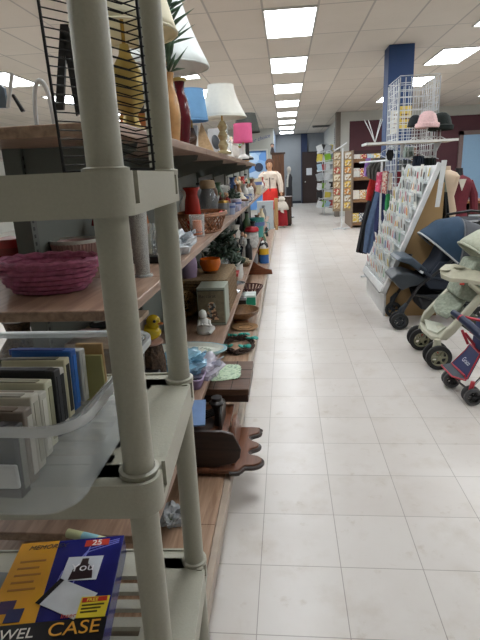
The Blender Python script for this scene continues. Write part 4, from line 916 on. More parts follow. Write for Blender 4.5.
lat('milk_glass_vase', 'rounded milk white vase behind the dolls', 'vase', (at(236, 240, Y=6.7).x, 6.7, zl), [('vase', vaseprof(at(236, 225, Y=6.7).z-zl, .07, .1, .05, .06), mat('porcelain', 'd6d4cc', .2)), ('foot', [(0, 0), (.08, 0), (.08, .008), (0, .008)], BRASS)])
bush('bunch of cream dried flowers in front of the dolls', (at(240, 262, Y=5.5).x+.06, 5.5, zl), .08, .1, mat('dried_cream', 'b9a98c', .7, var=.3), (.04, .06, .03), n=50, seed=4, leaf=.018, flowers='c9bca0', name='dried_flowers', cat='dried flowers')
Yr = 6.95; pr = Vector((at(252, 240, Y=Yr).x, Yr, zl)); hr = at(252, 227, Y=Yr).z-zl
lat('lidded_jar', 'big white floral jar under a red lid near the low shelf end', 'jar', pr, [('jar', [(0, 0), (.06, 0), (.095, hr*.3), (.09, hr*.75), (0, hr*.8)], mat('floral_white', 'c4c4c2', .3, var=.3, scale=25)), ('lid', [(.092, hr*.78), (.10, hr*.82), (.098, hr*.92), (.08, hr), (0, hr*1.02)], colm('a9202c', .3))])
for k, (y, X, hi, kd, nm) in enumerate([(7.6, -.5, 6, 'v', 'vase'), (8.2, -.48, 9, 'c', 'mug'), (8.8, -.5, 1, 'v', 'vase'), (9.5, -.5, 0, 'f', 'figurine'), (10.4, -.5, 2, 'v', 'vase'), (11.4, -.5, 5, 'v', 'vase')]):
    good(nm, nm, (X, y, zl), '%s %s on the farther shelving run, %s along its lower shelf' % (HUES[hi][0], nm, ordn[k]), HUES[hi][1], kd, .30)
# left view under the pink basket: brown pot, dark boards, round black tray
q = at(14, 330, Y=1.75)
lat('brown_jug', 'dark brown rough jug under the near end of the middle shelf', 'jug', (at(14, 330, Y=2.0).x+.02, 2.0, zl), [('jug', [(r*1.2, z*1.0) for r, z in vaseprof(at(14, 320, Y=2.0).z-zl, .08, .10, .04, .05)], mat('rough_brown', '4c3b2c', .8, var=.6, scale=60, bump=1)), ('lip', [(.04, at(14, 320, Y=2.0).z-zl-.006), (.062, at(14, 320, Y=2.0).z-zl-.006), (.062, at(14, 320, Y=2.0).z-zl), (.04, at(14, 320, Y=2.0).z-zl)], DKWOOD)])
zlev = at(90, 335, Y=1.75).z
t = thing('board_game_box', 'large tan board box tilted under the middle shelf, carrying black round trays', 'box', (-.71, 1.85, zl))
obj('carton', bx(B(), -.80, -.62, 1.65, 2.10, zl, zlev-.02), colm('6d6258', .6), t, bevel=.004)
obj('lid', bx(B(), -.805, -.615, 1.645, 2.105, zlev-.02, zlev), colm('b9a58f', .6, var=.15), t, bevel=.003)
for k, (a, b_, r, c_, nm) in enumerate(((92, 325, .055, '17181a', 'black round tray'), (82, 337, .05, 'bfa3a6', 'pink and white round coaster'))):
    q = at(a, b_, Z=zlev+.004); q.y = min(q.y, 2.0); q.x = max(min(q.x, -.69), -.74)
    o = obj('round_tray', add_lathe(B(), [(0, 0), (r*.9, 0), (r, .008), (r, .011), (r*.88, .004), (0, .004)], (q.x-.0, q.y-.0+.0, zlev+.001+k*.012), 30), colm(c_, .3, var=.3), loc=(q.x, q.y, zlev)); tag(o, '%s lying on the tan board box behind the bin' % nm, 'tray')
t = thing('zebra_picture', 'black and white striped picture leaning at the far left under the middle shelf', 'picture', (-.80, 1.62, zl))
# striped picture stands on the other face of the run
obj('board', add_box(B(), (-.84, 1.62, zl+.19), (.16, .012, .38), Euler((R(-6), 0, 0))), colm('17181a', .4), t)
for k in range(6): obj('stripe', add_box(B(), (-.86+.012*k, 1.612, zl+.08+.05*k), (.10, .008, .016), Euler((R(-6), R(-28), 0))), colm('c9c9c6', .4), t)

# --- base deck goods
zd = LV['deck']+.001
def dk_(px_, y_): q = at(px_, y_, Z=LV['deck']); return Vector((q.x, q.y, zd))
# wooden crate with grooved lid, standing proud of the shelf
a = at(208, 400, Z=zd+.26)
t = thing('wooden_games_table', 'low dark brown wooden table with a grooved square pattern top, jutting into the aisle', 'table', (-.40, 2.35, zd))
ct = at(251, 361, Z=.42); c2 = at(250, 388, Z=.42)
x1 = at(251, 375, Z=.42).x; y0_ = at(250, 389, Z=.42).y; y1_ = at(250, 361, Z=.42).y
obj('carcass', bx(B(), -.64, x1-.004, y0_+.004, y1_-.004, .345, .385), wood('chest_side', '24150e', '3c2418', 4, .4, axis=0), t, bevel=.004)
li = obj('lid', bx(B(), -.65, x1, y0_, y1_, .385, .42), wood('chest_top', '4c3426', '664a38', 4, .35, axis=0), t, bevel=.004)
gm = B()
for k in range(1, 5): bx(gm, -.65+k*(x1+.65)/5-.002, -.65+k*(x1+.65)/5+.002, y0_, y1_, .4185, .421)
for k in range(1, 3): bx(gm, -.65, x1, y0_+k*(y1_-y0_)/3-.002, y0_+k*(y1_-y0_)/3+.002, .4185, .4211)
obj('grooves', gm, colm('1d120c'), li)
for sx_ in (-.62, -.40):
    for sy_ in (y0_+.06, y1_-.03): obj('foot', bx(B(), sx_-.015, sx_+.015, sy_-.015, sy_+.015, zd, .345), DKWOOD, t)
# paper doilies on the chest
for k, (px_, py_, wd, dp, rz_, lb) in enumerate(((221, 377, .13, .10, 12, 'pale green scalloped paper napkin lying on the low table, the left one'), (229, 372, .13, .21, 4, 'pale green scalloped paper napkin lying on the low table, the right one'))):
    q = at(px_, py_, Z=.4225); bm = B()
    rng = []
    n = 44
    for i in range(n):
        a = i*2*math.pi/n; cxx = math.copysign(abs(math.cos(a))**.5, math.cos(a))*wd/2; cyy = math.copysign(abs(math.sin(a))**.5, math.sin(a))*dp/2; s_ = 1+.05*math.sin(i*math.pi)+.04*(1 if i % 2 else -1)
        rng.append(Vector((cxx*s_, cyy*s_, 0)))
    M_ = Matrix.Translation((q.x, q.y, .4222+.002*k)) @ Matrix.Rotation(R(rz_), 4, 'Z')
    add_prism(bm, [M_ @ v for v in rng], (0, 0, .0016))
    o = obj('paper_napkin', bm, pic('napkin_print%d' % k, ['a9c2a0', 'b9cdb0', 'c3d2ba', '86a388', 'b4c8ab'], 90), loc=(q.x, q.y, .4222), flat=True); tag(o, lb, 'napkin')
# black turned candle holders and plate rack
p = Vector((at(217, 405, Y=2.12).x, 2.12, zd)); DKM = mat('dark_pewter', '2a2624', .35, .3)
h_ = at(217, 397, Y=2.12).z-zd
lat('turned_candle_holder', 'dark turned candle holder in front of the grooved low table', 'candle holder', p, [('column', [(0, 0), (.04, 0), (.042, .015), (.02, .03), (.015, h_*.4), (.022, h_*.5), (.014, h_*.7), (.018, h_-.06), (0, h_-.06)], DKM), ('cup', [(0, h_-.06), (.02, h_-.06), (.034, h_-.03), (.036, h_-.025), (.024, h_-.015), (.026, h_), (0, h_)], DKM)])
t = thing('black_plate_rack', 'black metal plate rack with curved bars between the low table and the carved shelf', 'rack', (-.42, 1.98, zd))
for k in range(5):
    yy = 2.14+.02*k
    obj('bar', add_tube(B(), [(-.60, yy, .36), (-.50, yy, .335), (-.40, yy, .34), (-.325, yy, .37)], .005, 6), DKM, t)
obj('end_disc', add_lathe(B(), [(0, -.008), (.09, -.008), (.095, 0), (.09, .008), (0, .008)], (0, 0, 0), 28, M=Matrix.Translation((-.318, 2.14, .36)) @ Matrix.Rotation(R(90), 4, 'Y') @ Matrix.Diagonal((.75, 1, 1, 1))), DKM, t)
obj('post', bx(B(), -.33, -.31, 2.13, 2.15, .22, .29), DKM, t); obj('post', bx(B(), -.62, -.60, 2.1, 2.24, .25, .36), DKM, t)
# carved wall shelf (scalloped) lying on its side, jutting out
REDW = wood('carved_redwood', '5d3825', '7c4d34', 4, .35, axis=1); DKE = wood('carved_dark', '1f120c', '38221a', 4, .4, axis=0)
t = thing('carved_wall_shelf', 'dark brown scalloped wooden wall shelf lying on the base deck and jutting into the aisle', 'wall shelf', (-.35, 1.9, zd))
Yn = 1.93
def P(x, y, Y=Yn): return at(x, y, Y=Y)
side = [(186, 435), (222, 435), (233, 438), (238, 447), (241, 453), (240, 461), (236, 466), (186, 477)]
base_z = zd+.02
pb_ = [P(a, b_) for a, b_ in side]
zmin = min(v.z for v in pb_)
dzb = zd-zmin
pb_ = [v+Vector((0, 0, dzb)) for v in pb_]; K = .8
obj('side_panel', add_prism(B(), pb_, (0, .018, 0)), DKE, t, bevel=.003)
# scalloped top board projecting to the aisle
zt = zd+.035
outl = [(-.58, Yn-.02), (-.27, Yn-.02), (-.225, Yn-.005), (-.205, Yn+0.024), (-.165, Yn+0.028), (-.135, Yn+0.048), (-.13, Yn+0.080), (-.15, Yn+0.104), (-.19, Yn+0.120), (-.19, Yn+0.160), (-.155, Yn+0.184), (-.15, Yn+0.216), (-.19, Yn+0.248), (-.20, Yn+0.288), (-.155, Yn+0.320), (-.155, Yn+0.352), (-.19, Yn+0.376), (-.58, Yn+0.376)]
def smooth(pl, n=4):
    o_ = [pl[0]]
    for i in range(1, len(pl)-2):
        p0, p1, p2, p3 = (Vector(pl[i-1]), Vector(pl[i]), Vector(pl[i+1]), Vector(pl[min(i+2, len(pl)-1)]))
        for k in range(n):
            u = k/n; o_.append(tuple(.5*((2*p1)+(p2-p0)*u+(2*p0-5*p1+4*p2-p3)*u*u+(3*p1-p0-3*p2+p3)*u**3)))
    return o_+[pl[-2], pl[-1]]
outl = smooth(outl)
obj('scalloped_board', add_prism(B(), [(x, y, zt-.02) for x, y in outl], (0, 0, .02)), REDW, t, bevel=.004)
obj('dark_moulding', add_tube(B(), [(x+.002, y, zt-.018) for x, y in outl[1:-1]], .011, 8), DKE, t)
obj('foot_block', bx(B(), -.56, -.30, Yn+.02, Yn+.42, zd, zt-.02), DKE, t)
back = [(-.245, Yn+0.016, zt), (-.245, Yn+0.360, zt), (-.245, Yn+0.360, zt+.02), (-.245, Yn+0.288, zt+.06), (-.245, Yn+0.224, zt+.15), (-.245, Yn+0.136, zt+.17), (-.245, Yn+0.080, zt+.13), (-.245, Yn+0.032, zt+.07)]
obj('curved_back', add_prism(B(), back, (-.018, 0, 0)), REDW, t, bevel=.004)
obj('inner_shelf', bx(B(), -.55, -.28, Yn+.03, Yn+.4, zt+.10, zt+.115), REDW, t)
obj('inner_bowl', add_lathe(B(), [(0, 0), (.09, 0), (.10, .006), (0, .007)], (-.45, Yn+.17, zt+.116), 28), DKE, t)
# deck small bag at the post
bag('small clear bag with a green label lying on the base deck by the rear post', (at(172, 500, Z=.25).x, 1.62, zd), (.045, .06, .05), PBAG, 21, [('green_label', '5e7a52', (.0, -.03, .03), (.02, .01, .015))])
# wreath with teal bows
q = at(243, 347, Z=zd+.01)
q = Vector((-.40, at(243, 347, Z=zd).y, zd))
cx, cy = (at(222, 350, Z=zd).x+at(253, 350, Z=zd).x)/2, at(240, 347, Z=zd).y
t = thing('twig_wreath', 'round dark twig wreath with teal ribbon bows lying on the base deck', 'wreath', (cx, cy, zd)); bm = B(); rn = random.Random(2)
rad = (at(253, 350, Z=zd).x-at(222, 350, Z=zd).x)/2*.95
for k in range(9):
    ph = rn.random()*6; add_tube(bm, [(cx+(rad+.014*math.sin(a*.9+ph))*math.cos(a*math.pi/20), cy+(rad+.014*math.cos(a*1.1+ph))*1.45*math.sin(a*math.pi/20), zd+.022+.013*math.sin(a*.7+ph*2)) for a in range(40)], .007, 6, True)
obj('twigs', bm, mat('wreath_twig', '3b2a22', .8, var=.4), t)
TEAL = mat('teal_ribbon', '2f9c8f', .4, var=.15)
for k, a in enumerate((.35, 1.25, 2.2, 4.0, 5.3)):
    c = Vector((cx+rad*math.cos(a), cy+rad*1.45*math.sin(a), zd+.055)); bm = B()
    add_ball(bm, c+Vector((.028, 0, 0)), (.024, .022, .011), 10, Euler((.3, .2, a))); add_ball(bm, c-Vector((.028, 0, 0)), (.024, .022, .011), 10, Euler((-.3, .2, a))); add_ball(bm, c, .013, 8)
    obj('bow', bm, TEAL, t)
# bowls and baskets on deck
q = at(236, 313, Z=zd+.08); lat('wooden_bowl', 'wide turned brown wooden bowl on a small wooden plate, base deck', 'bowl', (-.42, q.y, zd), [('foot', [(0, 0), (.07, 0), (.06, .03), (0, .03)], MIDWOOD), ('bowl', [(0, .03), (.08, .03), (.155, .08), (.17, .115), (.162, .115), (.145, .085), (.07, .042), (0, .04)], wood('bowl_wood', '6e5138', '8e6c4a', 5, .4))])
q = at(240, 324, Z=zd); lat('wooden_plate', 'small round tan wooden plate in front of the wide wooden bowl', 'plate', (-.37, q.y-.12, zd), [('plate', [(0, 0), (.09, 0), (.115, .012), (.112, .016), (.08, .008), (0, .008)], wood('plate_wood', '8f6d4a', 'ab8761', 5, .4)), ('ring', [(.06, .0085), (.064, .0085), (.064, .011), (.06, .011)], DKWOOD)])
o = None
q = at(250, 297, Z=zd+.1)
t = thing('tissue_box', 'white carton with teal green bands on the base deck behind the wooden bowl', 'box', (-.38, q.y, zd))
obj('carton', bx(B(), -.46, -.32, q.y-.02, q.y+.16, zd, zd+.12), colm('c4cdc8', .5), t, bevel=.003); obj('green_band', bx(B(), -.462, -.318, q.y-.022, q.y+.02, zd+.02, zd+.10), colm('1f8f70', .5), t)
q = at(246, 287, Z=zd+.13)
p = Vector((-.41, q.y+.05, zd))
t = thing('slatted_fruit_basket', 'dark brown basket with splayed slats and a red rim on the base deck', 'basket', p)
for k in range(22):
    a = k*2*math.pi/22; obj('slat', add_prism(B(), [p+Vector((math.cos(a-.08)*.07, math.sin(a-.08)*.07, .005)), p+Vector((math.cos(a+.08)*.07, math.sin(a+.08)*.07, .005)), p+Vector((math.cos(a+.08)*.15, math.sin(a+.08)*.15, .12)), p+Vector((math.cos(a-.08)*.15, math.sin(a-.08)*.15, .12))], (0, 0, .006)), colm('4a2420', .4), t)
obj('rim', add_tube(B(), [p+Vector((math.cos(a*math.pi/16)*.152, math.sin(a*math.pi/16)*.152, .125)) for a in range(32)], .006, 6, True), colm('55302a', .5), t); obj('bottom', add_lathe(B(), [(0, 0), (.075, 0), (.075, .01), (0, .01)], p, 24), colm('3a1d18'), t)
q = at(228, 300, Z=zd)
o = thing('christmas_ribbon', 'coil of red ribbon on the base deck behind the picture box', 'ribbon', (-.52, at(228, 300, Z=zd).y, zd)); c = ORG[o.name]
obj('coil', add_tube(B(), [c+Vector((.05*math.cos(k*.5), .06*math.sin(k*.5), .03+.03*math.sin(k*.9)+k*.001)) for k in range(40)], .008, 6), colm('8c2b24', .5), o); obj('knot', add_ball(B(), c+Vector((0, 0, .02)), (.03, .03, .02)), colm('8c2b24', .5), o)
# large brown wooden fin shaped ornament and toy can near end of the base deck
Yw = at(262, 276, Z=zd).y+.1; p = Vector((-.36, Yw, zd))
t = thing('wooden_wall_plaque', 'reddish brown curved wooden plaque jutting over the edge of the base deck', 'plaque', p)
obj('plaque', add_prism(B(), [p+Vector(v) for v in ((-.26, 0, 0), (-.20, 0, .12), (-.1, 0, .2), (-.02, 0, .13), (.08, 0, .075), (.16, 0, .06), (.17, 0, 0))], (0, .03, 0)), wood('plaque_wood', '5a2e18', '7d4526', 4, .4, axis=0), t, bevel=.004); obj('foot', bx(B(), p.x-.2, p.x+.1, Yw+.03, Yw+.12, zd, zd+.02), DKWOOD, t)
Yc = Yw+.9; p = Vector((-.335, Yc, zd))
ht = at(256, 240, Y=Yc).z-zd
lat('toy_tin', 'toy tin with blue base, yellow band and black and white top', 'tin', p, [('blue_band', [(0, 0), (.07, 0), (.07, ht*.38), (0, ht*.38)], colm('2f5f9e', .4)), ('yellow_band', [(0, ht*.38), (.075, ht*.38), (.075, ht*.64), (0, ht*.64)], colm('d6a826', .4)), ('dome', [(.07, ht*.64), (.067, ht*.75), (.05, ht*.9), (0, ht)], pic('dome_print', ['1b1b1d', 'd8d8d6', '1b1b1d', 'c9c9c4'], 16))])
for k, (dy, X, c_, nm, kd, h, cn) in enumerate(((1.8, -.42, 'a02a28', 'vase', 'v', .25, 'red'), (2.6, -.42, '4d6a4d', 'vase', 'v', .25, 'green'), (3.2, -.45, 'c9bd9e', 'vase', 'v', .25, 'cream'), (4.2, -.42, '2a2a2c', 'figurine', 'f', .25, 'black'))):
    good(nm, nm, (X, Yw+dy, zd), '%s %s standing on the base deck past the toy tin, %s of them' % (cn, nm, ordn[k]), c_, kd, h)

# ------------------------------------------------------------------ far end of the aisle
def person_body(name, p, h, m, parent, arms=((.20, -.02, .52), (.20, -.02, .52)), head=True, legs=True, lean=0):
    """one continuous dressmaker figure, facing -Y, of height h"""
    p = Vector(p); me = bpy.data.meshes.new(name); H = h
    V = [(0, 0, .53), (0, 0, .60), (0, 0, .70), (0, -.0, .78), (0, 0, .825), (0, 0, .86)]
    r = [.085, .07, .085, .075, .045, .03]; E_ = [(0, 1), (1, 2), (2, 3), (3, 4), (4, 5)]
    def add(v, rr, to): V.append(v); r.append(rr); E_.append((to, len(V)-1)); return len(V)-1
    if head:
        a = add((0, -.005, .895), .042, 5); a = add((0, -.008, .94), .056, a); add((0, 0, .975), .035, a)
    for s, (ax, ay, az) in ((-1, arms[0]), (1, arms[1])):
        a = add((s*.085, 0, .805), .042, 3); b_ = add((s*.12, .0, .77), .034, a)
        e = add(((s*.12+s*ax)/2+s*.015, .01, (.77+az)/2), .026, b_); w_ = add((s*ax*.98, ay, az), .018, e); add((s*ax, ay-.01, az-.045), .016, w_)
    if legs:
        for s in (-1, 1):
            a = add((s*.05, 0, .49), .06, 0); k = add((s*.052, -.005, .28), .034, a); c = add((s*.052, .004, .16), .032, k); f = add((s*.052, .01, .04), .02, c); add((s*.055, -.06, .015), .018, f)
    me.from_pydata([(x*H, y*H, z*H) for x, y, z in V], E_, [])
    o = bpy.data.objects.new(name, me); COL.objects.link(o)
    o.modifiers.new('skin', 'SKIN'); sk = me.skin_vertices[0].data if me.skin_vertices else None
    if sk is None:
        bpy.context.view_layer.objects.active = o; bpy.ops.object.modifier_remove(modifier='skin')
    for i, rr in enumerate(r): me.skin_vertices[0].data[i].radius = (rr*H, rr*H*.75 if i in (0, 1, 2, 3) else rr*H)
    me.skin_vertices[0].data[0].use_root = True
    o.modifiers.new('subdivision', 'SUBSURF').levels = 2; o.modifiers['subdivision'].render_levels = 2
    bpy.context.view_layer.update()
    m2 = bpy.data.meshes.new_from_object(o.evaluated_get(bpy.context.evaluated_depsgraph_get()))
    bpy.data.objects.remove(o); m2.materials.clear(); m2.materials.append(m)
    for f in m2.polygons: f.use_smooth = True
    m2.transform(Matrix.Translation(p-ORG[parent.name]))
    o = bpy.data.objects.new(name, m2); COL.objects.link(o); o.parent = parent; return o
SKN = mat('mannequin_skin', 'c99a78', .5, var=.03)
mp_ = Vector((-.42, 14.15, 0)); H = 1.80
mq = thing('mannequin', 'brown haired mannequin in a cream jacket and red skirt behind the grey pedestal', 'mannequin', mp_)
person_body('body', mp_, H, SKN, mq, arms=((.19, -.03, .50), (.17, -.03, .52)))
JK = mat('cream_jacket', 'ddcfc0', .8, var=.05)
bm = add_lathe(B(), [(.175, 1.02), (.165, 1.08), (.15, 1.16), (.175, 1.30), (.195, 1.38), (.20, 1.44), (.15, 1.495), (.07, 1.51)], mp_, 24, 1.08, .74)
jk = obj('jacket', bm, JK, mq, solid=.008)
for s in (-1, 1): obj('sleeve', add_tube(B(), [mp_+Vector((s*.15, 0, 1.44)), mp_+Vector((s*.22, 0, 1.38)), mp_+Vector((s*.29, .02, 1.15)), mp_+Vector((s*(.33 if s < 0 else .30), -.04, .95))], [.085, .09, .075, .06]), JK, jk)
obj('trim_stripe', bx(B(), mp_.x-.012, mp_.x+.012, mp_.y-.142, mp_.y-.13, .98, 1.42), colm('3a2220'), jk)
obj('collar', add_tube(B(), [mp_+Vector((.085*math.cos(a*.5236), .07*math.sin(a*.5236)-.01, 1.475)) for a in range(12)], .018, 8, True), colm('2c1c1c'), jk)
for s in (-1, 1): obj('pocket_trim', bx(B(), mp_.x+s*.08-.035, mp_.x+s*.08+.035, mp_.y-.138, mp_.y-.128, 1.30, 1.315), colm('3a2220'), jk)
obj('skirt', add_lathe(B(), [(.165, 1.06), (.18, .95), (.185, .8), (.19, .55), (.185, .5)], mp_, 24, 1.12, .8), colm('d3261c', .7), mq, solid=.006)
obj('hair', add_ball(add_ball(B(), mp_+Vector((0, .03, 1.72)), (.115, .105, .12)), mp_+Vector((0, .05, 1.62)), (.11, .08, .10)), mat('brown_hair', '5c3a28', .8, var=.3), mq)
obj('nose', add_ball(B(), mp_+Vector((0, -.118, 1.66)), (.012, .02, .02)), SKN, mq)
for s in (-1, 1): obj('eye', add_ball(B(), mp_+Vector((s*.035, -.098, 1.70)), (.013, .008, .007)), colm('2a2220'), mq)
obj('mouth', add_ball(B(), mp_+Vector((0, -.1, 1.615)), (.025, .01, .008)), colm('9a4038'), mq)
obj('stand', add_lathe(B(), [(0, 0), (.18, 0), (.18, .02), (0, .02)], mp_+Vector((0, .02, 0)), 24), CHROME, mq)
# grey pedestal and its wooden post
pd = thing('grey_pedestal', 'tall pale grey box pedestal at the end of the store shelving', 'pedestal', (-.52, 13.55, 0))
obj('carcass', bx(B(), -.75, -.33, 13.4, 13.7, .04, .74), colm('a5acb0', .5, var=.03), pd, bevel=.006)
obj('top_cap', bx(B(), -.76, -.32, 13.39, 13.71, .74, .76), colm('b5bbbd', .5), pd)
obj('plinth', bx(B(), -.73, -.35, 13.42, 13.68, 0, .04), BLACK, pd)
o = obj('wooden_post', bx(bx(B(), -.30, -.21, 13.55, 13.72, .12, .82), -.29, -.22, 13.5, 13.75, 0, .12), LTWOOD, loc=(-.25, 13.6, 0), bevel=.004); tag(o, 'narrow tan wooden post standing against the grey pedestal', 'post')
# little mannequin in red with white fur cape
cp = Vector((-.11, 14.1, 0))
ch = thing('child_mannequin', 'small mannequin in a long red dress and white fur cape by the cabinet', 'mannequin', cp)
obj('dress', add_lathe(B(), [(.145, .05), (.14, .2), (.125, .45), (.11, .6)], cp, 24, 1.1, .8), mat('deep_red_velvet', '9c1a24', .8, var=.1), ch, solid=.006)
obj('cape', add_lathe(B(), [(.165, .48), (.15, .58), (.10, .68), (.05, .70)], cp, 24, 1.1, .85), mat('white_fur', 'd3cdc2', .95, var=.1, scale=90, bump=.6), ch, solid=.02)
obj('hat', add_ball(B(), cp+Vector((0, 0, .765)), (.095, .09, .075)), mat('white_fur', 'd3cdc2', .95), ch)
obj('bow_tail', add_prism(B(), [cp+Vector(v) for v in ((-.02, -.17, .56), (.03, -.17, .56), (.06, -.17, .40), (.0, -.17, .42), (-.04, -.17, .45))], (0, -.01, 0)), colm('d6d0c6', .9), ch)
for s in (-1, 1): obj('shoe', add_ball(B(), cp+Vector((s*.07, -.06, .03)), (.045, .08, .03)), colm('b8b0a6'), ch)
person_body('body', cp, .84, SKN, ch, arms=((.14, -.08, .6), (.14, -.08, .6)), legs=False)
# dark cabinet and wardrobe
cb = thing('low_cabinet', 'low dark brown wooden cabinet behind the small red dressed mannequin', 'cabinet', (.04, 14.7, 0))
obj('carcass', bx(B(), -.32, .16, 14.45, 14.95, .05, .78), DKWOOD, cb, bevel=.005); obj('top', bx(B(), -.34, .18, 14.43, 14.97, .78, .81), DKWOOD, cb, bevel=.005); obj('plinth', bx(B(), -.30, .14, 14.47, 14.93, 0, .05), BLACK, cb)
dr = obj('door', bx(B(), -.28, .12, 14.435, 14.45, .12, .73), wood('dark_wood2', '2f1d12', '4a2f1e', 3, .4, axis=2), cb, bevel=.004); obj('knob', add_ball(B(), (.08, 14.42, .5), .014), BRASS, dr)
wd_ = thing('wardrobe', 'tall brown wooden wardrobe beside the mannequin at the far end', 'wardrobe', (-.15, 16.1, 0))
obj('carcass', bx(B(), -.40, -.03, 15.9, 16.4, .06, 2.0), wood('ward_wood', '4a2c16', '6a4222', 3, .4, axis=2), wd_, bevel=.005); obj('cornice', bx(B(), -.44, .01, 15.86, 16.45, 2.0, 2.05), DKWOOD, wd_, bevel=.01); obj('plinth', bx(B(), -.38, -.05, 15.92, 16.38, 0, .06), DKWOOD, wd_)
for s in (0, 1):
    dd = obj('door', bx(B(), -.385+s*.175, -.225+s*.175, 15.885, 15.9, .1, 1.95), wood('ward_wood', '4a2c16', '6a4222'), wd_, bevel=.004); obj('handle', add_ball(B(), (-.235+s*.04, 15.87, 1.05), .014), BRASS, dd)
# hanging garment by the wardrobe, small wall mask
t = thing('mannequin', 'narrow dark and white dressed mannequin standing past the wardrobe', 'mannequin', (.12, 17.2, 0))
obj('dress', add_lathe(B(), [(.11, .35), (.10, .9), (.09, 1.05), (.11, 1.3), (.05, 1.42)], (.12, 17.2, 0), 20, 1, .7), colm('2a2a30', .8), t, solid=.006)
obj('scarf', add_tube(B(), [(.06, 17.1, 1.0), (.07, 17.1, 1.25), (.1, 17.12, 1.4)], .03), colm('bcbcb8', .9), t); obj('head', add_ball(B(), (.12, 17.2, 1.55), (.07, .08, .10)), colm('b9b4ac', .6), t); obj('neck', add_cyl(B(), (.12, 17.2, 1.4), (.12, 17.2, 1.5), .045), colm('b9b4ac', .6), t); obj('stand', add_cyl(B(), (.12, 17.2, 0), (.12, 17.2, .4), .015), CHROME, t); obj('base', add_lathe(B(), [(0, 0), (.16, 0), (.15, .02), (0, .02)], (.12, 17.2, 0), 20), CHROME, t)
# slanted blue lettering on the cream wall
lb = obj('wall_sign', bx(B(), -1.55, -.62, 21.285, 21.297, 2.62, 3.0), CREAMW, loc=(-1.1, 21.29, 2.8)); tag(lb, 'faded blue handwritten sign slanting up the cream end wall', 'sign')
text('lettering', 'your choice', .2, Matrix.Translation((-1.5, 21.28, 2.62)) @ Matrix.Rotation(R(90), 4, 'X') @ Matrix.Rotation(R(14), 4, 'Z'), colm('4d5f9c', .6), lb, extr=.003, shear=.3)
o = obj('blue_poster', bx(B(), -.68, -.5, 21.27, 21.29, 2.0, 2.6), colm('6d7fa8'), loc=(-.6, 21.28, 2.2)); bpy.data.objects.remove(o)
t = thing('wall_mask', 'small dark haired doll face hanging above the mannequin, near the cream wall', 'mask', (-.42, 15.85, 2.1)); bpy.data.objects.remove(t)
t = thing('doll', 'dark haired doll sitting on top of the wardrobe, left edge', 'doll', (-.38, 16.05, 2.05)); p = Vector((-.38, 16.05, 2.051))
obj('gown', add_lathe(B(), [(0, 0), (.07, 0), (.05, .1), (.03, .16)], p, 16), colm('3b3238'), t); obj('head', add_ball(B(), p+Vector((0, 0, .2)), .05), SKIN, t); obj('hair', add_ball(B(), p+Vector((0, .02, .22)), (.06, .055, .06)), BLACK, t)
# bright blue store front goods at left end (seen through the shelving): blue poster rack
t = thing('blue_display_board', 'bright blue display board with a dark round emblem, left of the cream jacket mannequin', 'display board', (-1.15, 17.2, 0))
obj('board', bx(B(), -1.75, -.62, 17.18, 17.22, .3, 2.12), pic('sky_blue_print', ['7fa8d8', '5b8cc8', 'a9c4e0', '7fa8d8', '8fb0d4'], 3), t); obj('emblem', add_lathe(B(), [(0, 0), (.14, 0), (.14, .01), (0, .01)], (0, 0, 0), 30, M=Matrix.Translation((-.86, 17.17, 1.66)) @ Matrix.Rotation(R(90), 4, 'X')), colm('26324a'), t)
for x in (-1.6, -.75): obj('leg', bx(B(), x-.02, x+.02, 17.15, 17.25, 0, .3), BLACK, t)

# --- right side far: white wire tower with pamphlets, card spinner, magazine shelf
tw = thing('wire_display_tower', 'white tiered wire display of small packets near the right end of the aisle', 'display rack', (1.72, 18.0, 0))
bm = B()
for x in (1.3, 1.76):
    for y in (17.6, 18.5): add_tube(bm, [(x, y, 0), (x, y, 2.15)], .014, 6)
obj('frame', bm, WHITEM, tw)
for k in range(7):
    z = .22+.30*k; s_ = obj('tray', add_prism(B(), [(1.12, 17.5, z+.02), (1.78, 17.5, z+.10), (1.78, 17.5, z+.12), (1.12, 17.5, z+.04)], (0, 1.1, 0)), WHITEM, tw)
    obj('front_lip', add_box(B(), (1.12, 18.05, z+.05), (.012, 1.1, .07)), WHITEM, s_)
rn = random.Random(20); PK = [('white', 'c9ccce'), ('lime green', '7fb32e'), ('white and grey', '9fa4a8'), ('red', 'b03a3a'), ('black', '232326'), ('pale blue', '9db8c8'), ('yellow', 'c9b84a')]
cnt = 0
for k in range(7):
    for j in range(5):
        hn, hc = PK[[0, 2, 0, 1, 0, 4, 5, 0, 2, 3, 0, 6, 0, 1][(k*5+j*3) % 14]]
        z = .22+.30*k; x = 1.14+.135*j; y = 17.46+.02*rn.random()+(.0 if j % 2 else .02)
        c = Vector((x, 17.56+.05*(j % 2), z+.155)); wd2 = .15+.06*rn.random()
        o = obj('packet', add_box(B(), c, (wd2, .03, .17+.08*rn.random()), Euler((0, R(rn.uniform(-24, 24)), 0))), colm(hc, .4), loc=c); tag(o, '%s packet on the white wire display, %s tier up, %s from left' % (hn, ordn[k] if k else 'first', ['first', 'second', 'third', 'fourth', 'fifth'][j]), 'packet', 'packets on the white wire display')
